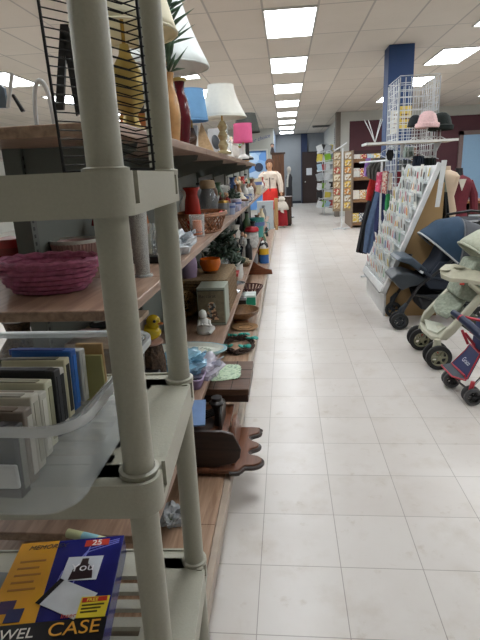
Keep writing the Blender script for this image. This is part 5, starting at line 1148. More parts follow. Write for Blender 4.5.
# greeting card spinner
sp = thing('card_spinner', 'slim white pole display stand with two columns of cards in front of the magazine shelves', 'display rack', (1.42, 13.2, 0))
obj('pole', add_tube(B(), [(1.42, 13.2, .03), (1.42, 13.2, 1.98)], .016, 8), WHITEM, sp)
obj('foot', add_tube(add_tube(B(), [(1.2, 13.1, .015), (1.64, 13.3, .015)], .015, 6), [(1.35, 13.42, .015), (1.49, 12.98, .015)], .015, 6), WHITEM, sp)
obj('header', add_tube(B(), [(1.22, 13.15, 1.93), (1.40, 13.2, 2.02), (1.52, 13.2, 2.10)], .018, 6), WHITEM, sp)
obj('rack_panel', bx(bx(B(), 1.19, 1.39, 13.22, 13.24, .45, 1.9), 1.45, 1.66, 13.22, 13.24, .45, 1.9), mat('tan_rack', '8f7b62', .6), sp)
CC = [('tan', 'b39a74'), ('orange', 'c9843c'), ('cream', 'c9bfa4'), ('yellow', 'd2b04a'), ('red', 'a8443a'), ('white', 'c9c9c2')]
for col in range(2):
    for k in range(8):
        hn, hc = CC[(k*2+col*3) % 6]; z = .52+.172*k; xx = 1.29 if col == 0 else 1.555
        o = obj('greeting_card', add_box(B(), (xx, 13.205, z+.07), (.15, .012, .145), Euler((R(-6), 0, 0))), pic('card_'+hc, [hc, 'c9bfa8', hc, '8f6d4a', hc], 22), loc=(xx, 13.2, z)); tag(o, '%s printed card in the %s column of the pole stand, %s from the bottom' % (hn, 'left' if col == 0 else 'right', ordn[k] if k else 'first'), 'card', 'cards on the pole stand')
# magazine shelves
mg = thing('magazine_shelving', 'brown wooden shelving unit full of magazines and books on the right', 'shelving unit', (1.7, 13.4, 0))
MGW = wood('honey_wood', '6a4a2e', '8a6440', 3, .5)
MY0, MY1, MX0, MX1 = 13.35, 13.9, 1.68, 3.2
obj('side_panel', bx(B(), MX0, MX0+.03, MY0-.05, MY1+.9, 0, 1.92), mat('side_taupe', '7d6a58', .6), mg); obj('side_panel', bx(B(), MX1, MX1+.03, MY0, MY1, 0, 1.92), MGW, mg); obj('back_panel', bx(B(), MX0+.03, MX1, MY1-.02, MY1, 0, 1.92), mat('maroon_back', '3a2224', .7), mg)
for z in (.10, .68, 1.22, 1.66): obj('shelf', bx(B(), MX0+.03, MX1, MY0, MY1-.02, z-.035, z), MGW, mg, bevel=.003); obj('shelf_lip', bx(B(), MX0+.03, MX1, MY0-.02, MY0, z-.035, z+.05), MGW, mg)
MC = ['d0d0cc', 'c98f8a', '5b86b8', 'd8b84a', '6a9a70', 'b03a3a', 'e0d8c8', '8a6fa0', '3a4a6a', 'c9b0a0', '9ac0d0', 'd0a060']
MN = ['white', 'rose', 'blue', 'yellow', 'green', 'red', 'cream', 'purple', 'navy', 'beige', 'pale blue', 'ochre']
sh_n = {.10: 'bottom', .68: 'second', 1.22: 'third', 1.66: 'top'}
for z in (.10, .68, 1.22, 1.66):
    for k in range(9):
        i = (k*5+int(z*10)*3) % 12; x = MX0+.12+k*.165; h = .26+.04*((k*3) % 3)/2 if z < 1.6 else .15
        o = obj('magazine', add_box(B(), (x, MY0+.07+.02*(k % 2), z+h/2+.008), (.155, .012, h), Euler((R(-10), 0, 0))), pic('cover_'+MC[i]+str(k % 3), [MC[i], 'd8d4cc', MC[i], MC[(i+k+3) % 12], MC[i]], 34+9*(k % 3)), loc=(x, MY0+.07, z))
        tag(o, '%s magazine on the %s shelf of the brown unit, %s' % (MN[i], sh_n[z], 'leftmost' if k == 0 else 'number %s from left' % ['', 'two', 'three', 'four', 'five', 'six', 'seven', 'eight', 'nine', 'ten', 'eleven'][k]), 'magazine', 'magazines on the %s shelf' % sh_n[z])

# ------------------------------------------------------------------ wire grid tower with hats and hanging clothes
gt = thing('wire_grid_tower', 'tall white wire grid tower standing in front of the blue column', 'display rack', (1.6, 6.9, 0))
GX0, GX1, GY0, GY1, GZ = 1.37, 1.83, 6.6, 7.3, 2.49
def grid_panel(p0, p1):
    bm = B(); p0 = Vector(p0); p1 = Vector(p1); n = 7
    for k in range(n+1):
        q = p0.lerp(p1, k/n); add_tube(bm, [q, q+Vector((0, 0, GZ-.02))], .008 if k in (0, n) else .0048, 5)
    for k in range(33):
        z = .03+k*.0768
        add_tube(bm, [p0+Vector((0, 0, z)), p1+Vector((0, 0, z))], .0045, 5)
    return bm
for a, b_ in (((GX0, GY0), (GX1, GY0)), ((GX0, GY0), (GX0, GY1)), ((GX1, GY0), (GX1, GY1)), ((GX0, GY1), (GX1, GY1))):
    obj('grid_panel', grid_panel((*a, 0), (*b_, 0)), WHITEM, gt)
PLK = wood('pale_plank', '9a8568', 'b8a384', 4, .4, axis=0)
zq = at(425, 141, Y=6.4).z
o = thing('display_shelf', 'white edged shelf board fixed across the front of the wire grid tower', 'shelf', (1.45, 6.4, zq))
xa, xb = at(365, 143, Y=6.3).x, at(456, 141, Y=6.3).x
obj('board', bx(B(), xa+.02, xb-.02, 6.22, 6.58, zq-.02, zq), PLK, o); obj('front_strip', bx(B(), xa, xb, 6.205, 6.22, zq-.022, zq+.004), WHITE, o); obj('end_strip', bx(B(), xa, xa+.02, 6.22, 6.58, zq-.02, zq+.004), WHITE, o)
for x in (1.4, 1.8): obj('bracket', add_prism(B(), [(x, 6.59, zq-.02), (x, 6.3, zq-.02), (x, 6.59, zq-.18)], (.006, 0, 0)), WHITEM, o)
# wire hat stands (V forks)
t = thing('wire_hat_fork', 'empty white wire fork standing at the left end of the display shelf', 'display stand', (at(373, 140, Y=6.35).x, 6.35, zq)); c = Vector((at(375, 140, Y=6.35).x, 6.35, zq+.005))
for dx, dy in ((-.13, 0), (-.07, .04), (.05, -.03), (.09, .03)): obj('prong', add_tube(B(), [c, c+Vector((dx*.5, dy, .14)), c+Vector((dx, dy*2, .26))], .005, 6), WHITEM, t)
obj('foot', add_tube(B(), [c+Vector((.05*math.cos(a*.5236), .05*math.sin(a*.5236), 0)) for a in range(12)], .004, 6, True), WHITEM, t)
def hat(label, px_, py_, Y, r, c_, brim=True):
    c = at(px_, py_, Y=Y); t = thing('hat', label, 'hat', (c.x, Y, zq+.004))
    m = mat('felt_'+c_, c_, .95, var=.12, scale=60, bump=.4); hb = c.z-zq
    obj('crown', add_lathe(B(), [(r*1.12, -r*.7), (r*1.05, -r*.35), (r*.95, r*.1), (r*.8, r*.6), (r*.45, r*.92), (0, r)], c, 24, 1, 1, flute=.03, nf=5), m, t, solid=.008)
    if brim: obj('brim', add_lathe(B(), [(r*1.1, -r*.7), (r*1.18, -r*.62), (r*1.2, -r*.3), (r*1.05, -r*.2)], c, 24, flute=.04, nf=4), m, t, solid=.008)
    s = thing('hat_stand', 'white wire stand holding up the %s' % label.split(' on the')[0].split(' half')[0], 'display stand', (c.x, Y, zq+.002))
    obj('post', add_tube(B(), [(c.x, Y, zq+.006), (c.x, Y, c.z+r*.9)], .006, 6), WHITEM, s)
    for k in range(3): obj('leg', add_tube(B(), [(c.x, Y, zq+.05), (c.x+.09*math.cos(k*2.1+.3), Y+.06*math.sin(k*2.1+.3), zq+.006)], .005, 6), WHITEM, s)
hat('fluffy pale pink hat on the display shelf', 427.5, 121, 6.36, .108, 'e0bcbc')
hat('black knitted hat on the display shelf right of the pink one', 441, 123, 6.48, .115, '171f1c')
hat('small dark hat half hidden behind the pink one', 415, 122, 6.5, .075, '20262a', False)
# clothes rail and garments below the shelf
cr = thing('clothes_rail', 'white double armed rail carrying the hanging clothes beside the wire grid tower', 'clothes rail', (1.45, 6.9, 0))
obj('rail', add_tube(B(), [(1.12, 8.0, 1.55), (1.32, 6.9, 1.55)], .012, 8), WHITEM, cr)
for x, y in ((1.28, 7.1),): obj('post', add_tube(B(), [(x, y, .02), (x, y, 1.55)], .014, 8), WHITEM, cr); obj('foot', add_tube(B(), [(x-.25, y-.1, .014), (x+.25, y+.1, .014)], .014, 8), WHITEM, cr)
def garment(label, cat, name, corners, Y, dy, c_, folds=5, amp=.018, m=None, seed=0, hanger=True):
    """hanging cloth; corners: photo outline points of its left and right edge from top to bottom"""
    L_, R_ = corners; n = 14
    def edge(E_, u):
        u *= len(E_)-1; i = min(int(u), len(E_)-2); f = u-i; a, b_ = E_[i], E_[i+1]; return a[0]+(b_[0]-a[0])*f, a[1]+(b_[1]-a[1])*f
    pts_top = at(*L_[0], Y=Y).lerp(at(*R_[0], Y=Y), .5)
    t = thing(name, label, cat, pts_top)
    bm = B()
    def fn(s):
        def g(u, v):
            l = edge(L_, v); r = edge(R_, v); x = l[0]+(r[0]-l[0])*u; y = l[1]+(r[1]-l[1])*u; P_ = at(x, y, Y=Y)
            bulge = math.sin(math.pi*u)**.5*dy/2
            return P_+Vector((0, s*bulge+amp*(.3+v)*math.sin(folds*2*math.pi*u+seed+v), 0))
        return g
    a = 16
    sheet(bm, fn(-1), a*2, n); sheet(bm, fn(1), a*2, n); bmesh.ops.remove_doubles(bm, verts=bm.verts, dist=.0008)
    g_ = obj('cloth', bm, m or mat('cloth_'+c_, c_, .9, var=.12, scale=25, bump=.3), t)
    if hanger:
        obj('hanger', add_tube(B(), [pts_top+Vector((-.10, 0, -.015)), pts_top+Vector((0, 0, .035)), pts_top+Vector((.10, 0, -.015))], .005, 6), WHITEM, t)
        obj('hook', add_tube(B(), [pts_top+Vector((0, 0, .03)), pts_top+Vector((0, 0, .07)), pts_top+Vector((.02, 0, .09)), pts_top+Vector((.03, 0, .07))], .003, 6), WHITEM, t)
    return t
garment('long black garment hanging at the left end of the clothes rail, almost to the floor', 'dress', 'dress', ([(371, 188), (362, 220), (356, 252)], [(382, 188), (378, 225), (368, 254)]), 8.2, .12, '191a1e')
garment('dark grey sleeveless coat hanging left of the wire grid', 'coat', 'coat', ([(374, 158), (366, 168), (368, 178)], [(388, 158), (384, 170), (380, 182)]), 7.6, .16, '4a4844')
garment('faded blue denim garment hanging beside the black dress', 'jeans', 'jeans', ([(376, 190), (366, 225), (363, 252)], [(388, 190), (384, 225), (374, 254)]), 7.7, .14, '4c5f7c', folds=3)
garment('long navy garment hanging right of the denim', 'dress', 'dress', ([(380, 188), (375, 215), (373, 240)], [(396, 186), (394, 215), (384, 238)]), 7.3, .14, '1d2450', folds=4)
garment('bright red garment behind the pink scarf', 'shirt', 'shirt', ([(370, 178), (367, 190), (366, 200)], [(378, 178), (374, 190), (371, 201)]), 8.0, .1, 'b0241f', hanger=False)
garment('orchid purple knitted scarf hanging at the left of the coat', 'scarf', 'scarf', ([(366, 158), (364, 168), (364, 176)], [(371, 158), (370, 168), (368, 177)]), 7.9, .05, '8a6aa8', folds=2, hanger=False)
garment('bright pink patterned scarf hanging in the middle of the rail', 'scarf', 'scarf', ([(377, 172), (376, 182), (375, 191)], [(383, 172), (382, 182), (381, 193)]), 7.0, .05, 'd0486a', folds=1, m=pic('pink_knit', ['d0486a', 'd8607c', 'd0486a', 'e0a0b0', 'd0486a'], 30), hanger=False)
garment('red and cream patterned scarf next to the bright pink one', 'scarf', 'scarf', ([(383, 171), (382, 182), (382, 193)], [(389, 171), (388, 182), (387, 194)]), 6.95, .05, 'c98a80', folds=1, m=pic('rose_cream_knit', ['c05a5a', 'd8c8b8', 'c98a80', 'e0d0c0'], 60), hanger=False)
garment('pale beige scarf right of the red and cream one', 'scarf', 'scarf', ([(389, 173), (389, 182), (388, 190)], [(393, 173), (393, 182), (392, 190)]), 6.9, .05, 'b5aa98', folds=1, hanger=False)
garment('vivid green garment showing under the scarves', 'shirt', 'shirt', ([(386, 194), (385, 203), (385, 211)], [(394, 194), (393, 203), (390, 212)]), 6.95, .08, '2f8f52', hanger=False)
garment('crimson garment hanging behind the card rack top', 'shirt', 'shirt', ([(396, 172), (393, 185), (392, 196)], [(404, 170), (402, 182), (398, 198)]), 6.9, .1, '7a1828', hanger=False)
garment('pair of black mittens or pouch hanging under the display shelf', 'pouch', 'pouch', ([(388, 150), (386, 154), (388, 160)], [(393, 150), (394, 155), (392, 161)]), 6.45, .09, '17181b', folds=1, hanger=True)
for k, (l, r, y0, y1, Y, c_, lb) in enumerate(((399, 411, 160, 176, 6.9, '5a5c5c', 'dark grey garment hanging inside the wire grid tower'), (413, 424, 156, 170, 6.5, '2a3446', 'dark navy garment hanging behind the greeting cards'), (424, 436, 158, 175, 6.6, '1b2424', 'black garment hanging at the right corner of the wire grid'), (404, 414, 147, 158, 6.8, '9aa8a0', 'pale grey-green cloth hanging in the wire grid tower'))):
    garment(lb, 'garment', 'garment', ([(l, y0), (l-1, y1)], [(r, y0), (r, y1)]), Y, .12, c_, hanger=True)
# dress forms behind the card rack
def torso_form(label, px_, pyt, pyb, Y, m, half, extra=None):
    c = at(px_, pyt, Y=Y); zb_ = at(px_, pyb, Y=Y).z; h = c.z-zb_
    t = thing('dress_form', label, 'dress form', (c.x, Y, 0)); p = Vector((c.x, Y, zb_))
    obj('torso', add_lathe(B(), [(0, 0), (half*.85, 0), (half*.9, h*.15), (half*.66, h*.42), (half*.88, h*.66), (half*.98, h*.80), (half*.75, h*.87), (half*.3, h*.92), (half*.26, h), (0, h)], p, 24, 1, .65), m, t)
    obj('pole', add_cyl(B(), (c.x, Y, .02), (c.x, Y, zb_+.02), .015), CHROME, t); obj('base', add_lathe(B(), [(0, 0), (.17, 0), (.16, .02), (0, .025)], (c.x, Y, 0), 20), CHROME, t)
    return t, p, h
torso_form('cream dress form torso behind the greeting card display', 447, 166, 218, 6.0, mat('cream_form', 'c9b299', .6, var=.04), .15)
t, p, h = torso_form('dress form in a maroon suit jacket with a white neckline', 459, 170, 232, 7.4, mat('maroon_suit', '651f2b', .85, var=.1), .20)
obj('neckline', add_prism(B(), [p+Vector(v) for v in ((-.05, -.16, h*.86), (.05, -.16, h*.86), (.0, -.17, h*.68))], (0, -.02, 0)), colm('c9c2b4'), t); obj('neck', add_cyl(B(), p+Vector((0, 0, h*.9)), p+Vector((0, 0, h*1.03)), .05), colm('1c1c1e'), t)
for s in (-1, 1): obj('sleeve', add_tube(B(), [p+Vector((s*.15, 0, h*.82)), p+Vector((s*.22, 0, h*.6)), p+Vector((s*.24, -.03, h*.3))], [.05, .06, .05]), mat('maroon_suit', '651f2b', .85), t)
garment('black ruffled garment hanging right behind the greeting card display', 'garment', 'garment', ([(437, 192), (436, 210), (436, 226)], [(447, 192), (449, 210), (450, 226)]), 5.75, .14, '15161a', folds=3, hanger=False)
garment('grey-green garment hanging above the black ruffled one', 'garment', 'garment', ([(437, 166), (437, 180), (437, 193)], [(444, 166), (445, 180), (447, 193)]), 5.9, .12, '6f7468', folds=2, hanger=False)
wr = thing('garment_rail', 'metal rail behind the greeting card display carrying the black ruffled garment', 'clothes rail', (1.6, 5.85, 0)); zr = at(442, 165, Y=5.85).z
obj('bar', add_tube(B(), [(1.58, 5.6, zr), (1.72, 6.15, zr)], .01, 8), CHROME, wr)
obj('post', add_tube(B(), [(1.66, 5.9, .02), (1.66, 5.9, zr)], .012, 8), CHROME, wr); obj('foot', add_lathe(B(), [(0, 0), (.16, 0), (.15, .02), (0, .02)], (1.66, 5.9, 0), 20), CHROME, wr)
# back table with brown top at the right edge
tb = thing('wooden_table', 'brown wooden table against the pale blue panel at the right edge', 'table', (4.6, 11.5, 0)); zt = at(472, 201, Y=11.0).z
xx = at(465, 201, Y=11.0).x
obj('top', bx(B(), xx, xx+1.6, 11.0, 11.9, zt-.05, zt), MIDWOOD, tb, bevel=.005); obj('apron', bx(B(), xx+.05, xx+1.55, 11.05, 11.85, zt-.28, zt-.05), DKWOOD, tb)
for a, b_ in ((xx+.08, 11.08), (xx+1.52, 11.08), (xx+.08, 11.82), (xx+1.52, 11.82)): obj('leg', bx(B(), a-.03, a+.03, b_-.03, b_+.03, 0, zt-.05), DKWOOD, tb)

# ------------------------------------------------------------------ greeting card display
CX0, CZ0, CX1, CZ1, CY0, CY1 = .965, .27, 1.42, 1.46, 5.0, 6.18
cdv = thing('greeting_card_display', 'slanted white greeting card display on a tan board stand facing the aisle', 'display rack', (1.3, 5.5, 0))
TAN = mat('tan_fibreboard', 'b08f62', .6, var=.06, scale=4)
obj('side_board', add_prism(B(), [(CX0+.03, CY0+.03, 0), (1.50, CY0+.03, 0), (1.47, CY0+.03, 1.36), (CX1-.02, CY0+.03, 1.30), (CX0+.03, CY0+.03, .22)], (0, .02, 0)), TAN, cdv)
obj('side_board', add_prism(B(), [(CX0+.03, CY1-.05, 0), (1.50, CY1-.05, 0), (1.47, CY1-.05, 1.30), (CX1-.02, CY1-.05, 1.30), (CX0+.03, CY1-.05, .22)], (0, .02, 0)), TAN, cdv)
obj('front_base', bx(B(), CX0+.01, CX0+.03, CY0+.03, CY1-.03, 0, .26), mat('white_laminate', 'cfd0ce', .4), cdv)
obj('back_board', bx(B(), 1.48, 1.50, CY0+.05, CY1-.05, 0, 1.3), TAN, cdv)
sl = Vector((CX1-CX0, 0, CZ1-CZ0)); SL = sl.length; sl.normalize(); nr = Vector((-sl.z, 0, sl.x))
def CP(y, s, o=0): return Vector((CX0, y, CZ0))+sl*s+nr*o
def slantbox(bm, y0, y1, s0, s1, o0, o1):
    add_prism(bm, [CP(y0, s0, o0), CP(y0, s1, o0), CP(y0, s1, o1), CP(y0, s0, o1)], (0, y1-y0, 0)); return bm
obj('slant_panel', slantbox(B(), CY0, CY1, 0, SL, -.02, 0), mat('white_panel', 'd4d6d5', .45), cdv)
obj('near_frame', slantbox(B(), CY0-.025, CY0+.025, -.01, SL+.02, -.025, .02), mat('white_frame', 'd8d9d8', .4), cdv, bevel=.004)
obj('far_frame', slantbox(B(), CY1-.03, CY1+.01, -.01, SL+.02, -.025, .03), mat('white_frame', 'd8d9d8', .4), cdv, bevel=.004)
obj('bottom_frame', slantbox(B(), CY0, CY1, -.03, .04, -.02, .03), mat('white_frame', 'd8d9d8', .4), cdv, bevel=.004)
obj('price_rail', slantbox(B(), CY0+.1, CY1-.1, -.05, -.03, .0, .02), mat('grey_rail', '9a9c9c', .4), cdv)
obj('standing_post', add_prism(B(), [(CX1-.02, CY0-.04, 1.08), (CX1+.02, CY0-.04, 1.08), (CX1+.06, CY0-.04, 1.50), (CX1+.015, CY0-.04, 1.50)], (0, .012, 0)), mat('white_frame', 'd8d9d8', .4), cdv)
rn = random.Random(33)
acc = [('pink', 'b86a7c'), ('green', '5f8f6c'), ('orange', 'cf8f52'), ('black', '2a2a2e'), ('blue', '4f74b0'), ('yellow', 'c2a83c'), ('grey', '6f7276'), ('red', 'a8343c'), ('slate', '4d5560'), ('brown', '7f5d45')]  # darker accents stand in for grey shadows among the cards as well as print
NR, NC = 9, 9
for r_ in range(NR):
    s0 = .07+r_*(SL-.12)/NR
    obj('card_pocket', slantbox(B(), CY0+.05, CY1-.04, s0-.012, s0+.03, .018, .020), clear('clear_pocket', 'e6eaec', .06), cdv)
    obj('pocket_ledge', slantbox(B(), CY0+.05, CY1-.04, s0-.012, s0-.009, 0, .020), mat('white_panel', 'c9cbca', .45), cdv)
    for c_ in range(NC):
        y0 = CY0+.06+c_*(CY1-CY0-.12)/NC+rn.uniform(-.006, .006); wdt = .105; hh = .13+rn.random()*.05
        tl = rn.uniform(-.10, .10); o_ = .018
        hn, hc = acc[(r_*3+c_*7+rn.randint(0, 2)) % 10]
        th = rn.uniform(.03, .085)
        bm = B(); base = [CP(y0, s0-.005, .008), CP(y0+wdt, s0-.005+0, .008), CP(y0+wdt+tl*.12, s0+hh, .008+th), CP(y0+tl*.12, s0+hh, .008+th)]
        add_prism(bm, base, nr*.003)
        t = thing('greeting_card', 'white and %s greeting card in the slanted display, row %s up, %s from near side' % (hn, ['one', 'two', 'three', 'four', 'five', 'six', 'seven', 'eight', 'nine'][r_], ['first', 'second', 'third', 'fourth', 'fifth', 'sixth', 'seventh', 'eighth', 'ninth'][c_]), 'greeting card', base[0], group='greeting cards in the slanted display')
        obj('card', bm, colm(['dcdedd', 'd2d6d4', 'dedcd4', 'c9d2d0'][(r_+c_) % 4], .45), t)
        def mix(u, v): return base[0].lerp(base[1], u).lerp(base[3].lerp(base[2], u), v)+nr*.0035
        u0 = rn.uniform(.1, .3); v0 = rn.uniform(.2, .4); u1 = u0+rn.uniform(.4, .6); v1 = v0+rn.uniform(.3, .45)
        bm = B(); add_prism(bm, [mix(u0, v0), mix(u1, v0), mix(u1-.08, v1), mix((u0+u1)/2, min(.97, v1+.08)), mix(u0+.05, v1)], nr*.0012)
        obj('print', bm, colm(hc, .5), t)

# ------------------------------------------------------------------ strollers on the right
def wheel(t, c, r, wd, hubm, tyre=None, name='wheel', tilt=0):
    c = Vector(c); M = Matrix.Rotation(R(90), 4, 'X') @ Matrix.Identity(4)
    wq = obj(name, add_lathe(B(), [(r*.66, -wd/2), (r*.9, -wd/2), (r, -wd*.3), (r, wd*.3), (r*.9, wd/2), (r*.66, wd/2), (r*.66, -wd/2)], c, 28, M=M), tyre or RUBBER, t)
    hb = add_lathe(B(), [(r*.6, -wd*.4), (r*.68, -wd*.5), (r*.68, wd*.5), (r*.6, wd*.4), (r*.6, -wd*.4)], c, 28, M=M)
    for k in range(6):
        a = k*math.pi/3; add_tube(hb, [c, c+Vector((math.cos(a)*r*.64, 0, math.sin(a)*r*.64))], r*.09, 6)
    add_cyl(hb, c-Vector((0, wd*.62, 0)), c+Vector((0, wd*.62, 0)), r*.2, seg=14)
    obj('hub', hb, hubm, wq); return wq
def W(px_, py_, Y): return at(px_, py_, Y=Y)
def canopy(t, piv, w_, Rr, a0, a1, m, name='canopy', e=.42, n=10, m2=None):
    """folding hood: wraps from angle a0 (front) to a1 (back) about the pivot, full width w_ along Y"""
    piv = Vector(piv)
    def fn(u, v):
        an = R(a0+(a1-a0)*u); s = math.sin(math.pi*min(.9999, max(.0001, v)))**e; rr = Rr*s*(1-.03*math.sin(math.pi*u*2.0)**2)
        return piv+Vector((math.cos(an)*rr, -w_/2*math.cos(math.pi*v)*1.0, math.sin(an)*rr))
    o = obj(name, sheet(B(), fn, n, 24), m, t, solid=.006)
    obj('piping', add_tube(B(), [fn(0, v/24) for v in range(25)], .009, 8), m2 or colm('a7a9ab', .6), o)
    return o
# navy stroller
NV = mat('navy_fabric', '1c3850', .75, var=.08, scale=30); NVD = mat('dark_navy_fabric', '1c2432', .8, var=.1, scale=30); DGP = mat('dark_grey_plastic', '2e343a', .4); GRYF = mat('charcoal_fabric', '4a4c52', .85, var=.08)
st = thing('stroller', 'navy blue and black baby stroller with a large hood, next to the card display', 'stroller', (1.35, 4.8, 0))
Ya, Yb = 4.6, 5.02
for yy in (Ya-.035, Ya+.035): wheel(st, (1.035, yy, .08), .08, .03, DGP)
for yy in (Yb-.035, Yb+.035): wheel(st, (1.06, yy, .08), .08, .03, DGP)
for yy in (Ya, Yb):
    obj('fork', add_tube(B(), [(1.045, yy, .08), (1.06, yy, .19), (1.10, yy, .24)], [.02, .028, .018], 10), DGP, st)
    obj('front_leg', add_tube(B(), [(1.09, yy, .22), (1.2, yy, .40), (1.46, yy, .62), (1.75, yy, .86), (1.92, yy, .98)], .014, 8), BLACK, st)
    obj('rear_leg', add_tube(B(), [(1.42, yy, .58), (1.62, yy, .33), (1.76, yy, .11)], .014, 8), BLACK, st)
    wheel(st, (1.77, yy, .10), .10, .035, DGP)
    obj('brace', add_tube(B(), [(1.16, yy, .33), (1.4, yy, .25), (1.66, yy, .24)], .009, 8), BLACK, st)
obj('push_handle', add_tube(B(), [(1.92, Ya, .98), (1.98, Ya+.04, 1.0), (1.98, Yb-.04, 1.0), (1.92, Yb, .98)], .018, 10), BLACK, st)
obj('axle_bar', add_tube(B(), [(1.76, Ya, .11), (1.76, Yb, .11)], .01, 8), BLACK, st)
obj('shopping_basket', loft(B(), [rrect(1.25, 1.62, Ya+.04, Yb-.04, .03, 4, .17), rrect(1.2, 1.68, Ya+.015, Yb-.015, .03, 4, .32)], True, False), mat('basket_mesh', '24262a', .8), st, solid=.006)
sd = [W(*q, Ya+.06) for q in ((421, 281), (430, 270), (437, 262), (446, 244), (453, 246), (466, 262), (470, 285), (452, 292), (432, 291))]
obj('seat_shell', add_prism(B(), sd, (0, .31, 0)), NVD, st, bevel=.02)
obj('backrest', add_prism(B(), [W(*q, Ya+.05) for q in ((450, 262), (458, 236), (480, 230), (492, 250), (474, 286))], (0, .33, 0)), NV, st, bevel=.02)
fr = [W(*q, Ya+.04) for q in ((391, 279), (397, 274), (409, 273), (427, 279), (424, 285), (411, 287), (402, 291))]
obj('footrest', add_prism(B(), fr, (0, .34, 0)), mat('foot_grey', '3a4046', .5), st, bevel=.012)
obj('side_guard', add_prism(B(), [W(*q, Ya) for q in ((425, 282), (440, 262), (455, 262), (463, 280), (448, 290), (430, 289))], (0, .03, 0)), NVD, st, bevel=.008)
cpn = [W(*q, Ya+.02) for q in ((397, 261), (401, 257.5), (413, 257.5), (421, 264), (428, 270), (423, 275), (411, 265))]
tr = obj('snack_tray', add_prism(B(), cpn, (0, .38, 0)), mat('tray_slate', '3d4956', .35), st, bevel=.012)
obj('cup_well', add_lathe(B(), [(.045, 0), (.05, .006), (.05, .012), (.042, .012), (.04, .002), (0, .002)], W(407, 258, Ya+.2)+Vector((0, 0, .02)), 20), BLACK, tr)
obj('arm_bar', add_tube(B(), [W(420, 268, Ya), W(432, 278, Ya), W(448, 280, Ya)], .016, 8), NVD, st)
obj('clip', add_box(B(), W(421.5, 272, Ya-.02), (.03, .02, .02), Euler((0, R(30), 0))), colm('b9bbbd'), st)
pv = W(451, 260, (Ya+Yb)/2)
canopy(st, (pv.x, (Ya+Yb)/2, pv.z), .46, .40, 139, 84, NV)
canopy(st, (pv.x+.01, (Ya+Yb)/2, pv.z), .45, .385, 84, 20, GRYF, name='hood_back', m2=mat('grey_piping', '6a6c70', .7))
# dark infant seat behind it
it = thing('infant_carrier', 'black and grey padded infant seat lying behind the navy hood at the right edge', 'car seat', (1.95, 5.5, 0))
c = W(472, 219, 5.45)
obj('shell', add_lathe(B(), [(0, 0), (.18, .03), (.26, .14), (.28, .24), (.24, .25), (.2, .15), (0, .1)], (c.x, 5.5, c.z-.25), 24, 1.15, .8), BLACK, it); obj('cushion', add_lathe(B(), [(0, .1), (.19, .15), (.24, .235), (.2, .26), (.12, .2), (0, .17)], (c.x, 5.5, c.z-.25), 24, 1.12, .78, flute=.03, nf=9), GRYF, it)
obj('carry_handle', add_tube(B(), [(c.x-.27, 5.5, c.z-.05), (c.x-.24, 5.5, c.z+.05), (c.x, 5.5, c.z+.08), (c.x+.24, 5.5, c.z+.05), (c.x+.27, 5.5, c.z-.05)], .014, 8), BLACK, it)
obj('base', bx(B(), c.x-.16, c.x+.16, 5.4, 5.6, 0, c.z-.245), BLACK, it, bevel=.02)
# cream stroller
CRM = mat('cream_plastic', 'b3b19d', .4, var=.02); SAGE = mat('sage_fabric', '7f8676', .85, var=.12, scale=35, bump=.2); SAGEL = mat('pale_sage', 'a3a694', .8, var=.1, scale=50)
s2 = thing('stroller', 'cream plastic and sage green baby stroller with spoked wheels, middle of the three', 'stroller', (1.3, 3.8, 0))
Ya, Yb = 3.62, 4.06
HUBT = mat('tan_hub', '8c8a72', .5)
for yy in (Ya-.045, Ya+.045): wheel(s2, (1.105, yy, .093), .093, .034, HUBT)
for yy in (Yb-.06, Yb+.03): wheel(s2, (1.085, yy, .093), .093, .034, HUBT)
for yy in (Ya, Yb-.015):
    obj('fork', add_lathe(B(), [(0, .0), (.03, 0), (.034, .05), (.028, .1), (.022, .13), (0, .13)], (1.10, yy, .09), 14), CRM, s2)
    obj('red_pin', add_box(B(), (1.095, yy-.036, .12), (.012, .008, .03)), colm('b8252a'), s2)
    wheel(s2, (1.85, yy, .12), .12, .04, HUBT)
bars = ((420, 324), (424, 317), (455, 281), (459, 281), (461, 285), (431, 322), (428, 330))
obj('frame_bar', add_prism(B(), [W(*q, Yb-.1) for q in [(421, 322), (425, 313), (455, 282), (462, 281), (462, 285), (432, 316), (427, 324)]], (0, .05, 0)), CRM, s2, bevel=.01)
obj('frame_bar', add_prism(B(), [W(*q, Ya) for q in [(440, 340), (446, 331), (452, 326), (478, 297), (500, 278), (503, 285), (480, 305), (456, 333), (447, 341)]], (0, .05, 0)), CRM, s2, bevel=.012)
# rounded front nose plate joining the bars
ps = [W(421, 322, Yb-.06), W(427, 327, Yb-.1), W(452, 330, Ya+.06), W(447, 337, Ya+.02), W(440, 341, Ya+.04), W(431, 340, Ya+.14), W(422, 332, Yb-.12), W(419, 326, Yb-.06)]
obj('footplate', add_prism(B(), ps, (0, 0, .025)), CRM, s2, bevel=.01)
obj('footplate_pad', add_prism(B(), [W(424, 323, Yb-.1)+Vector((0, 0, .02)), W(440, 327, Yb-.14)+Vector((0, 0, .02)), W(446, 331, Ya+.1)+Vector((0, 0, .02)), W(437, 337, Ya+.10)+Vector((0, 0, .02)), W(427, 333, Yb-.2)+Vector((0, 0, .02))], (0, 0, .014)), mat('pale_plate', 'bdbfae', .4), s2)
seat = [W(433, 308, Ya+.22), W(438, 299, Ya+.28), W(449, 296, Ya+.28), W(470, 297, Ya+.2), W(460, 311, Ya+.08), W(447, 320, Ya+.07), W(436, 315, Ya+.1)]
obj('seat_pad', add_prism(B(), seat, (0, 0, .035)), mat('sage_leaf_print', '8d9484', .85, var=.25, scale=45, bump=.2), s2, bevel=.012)
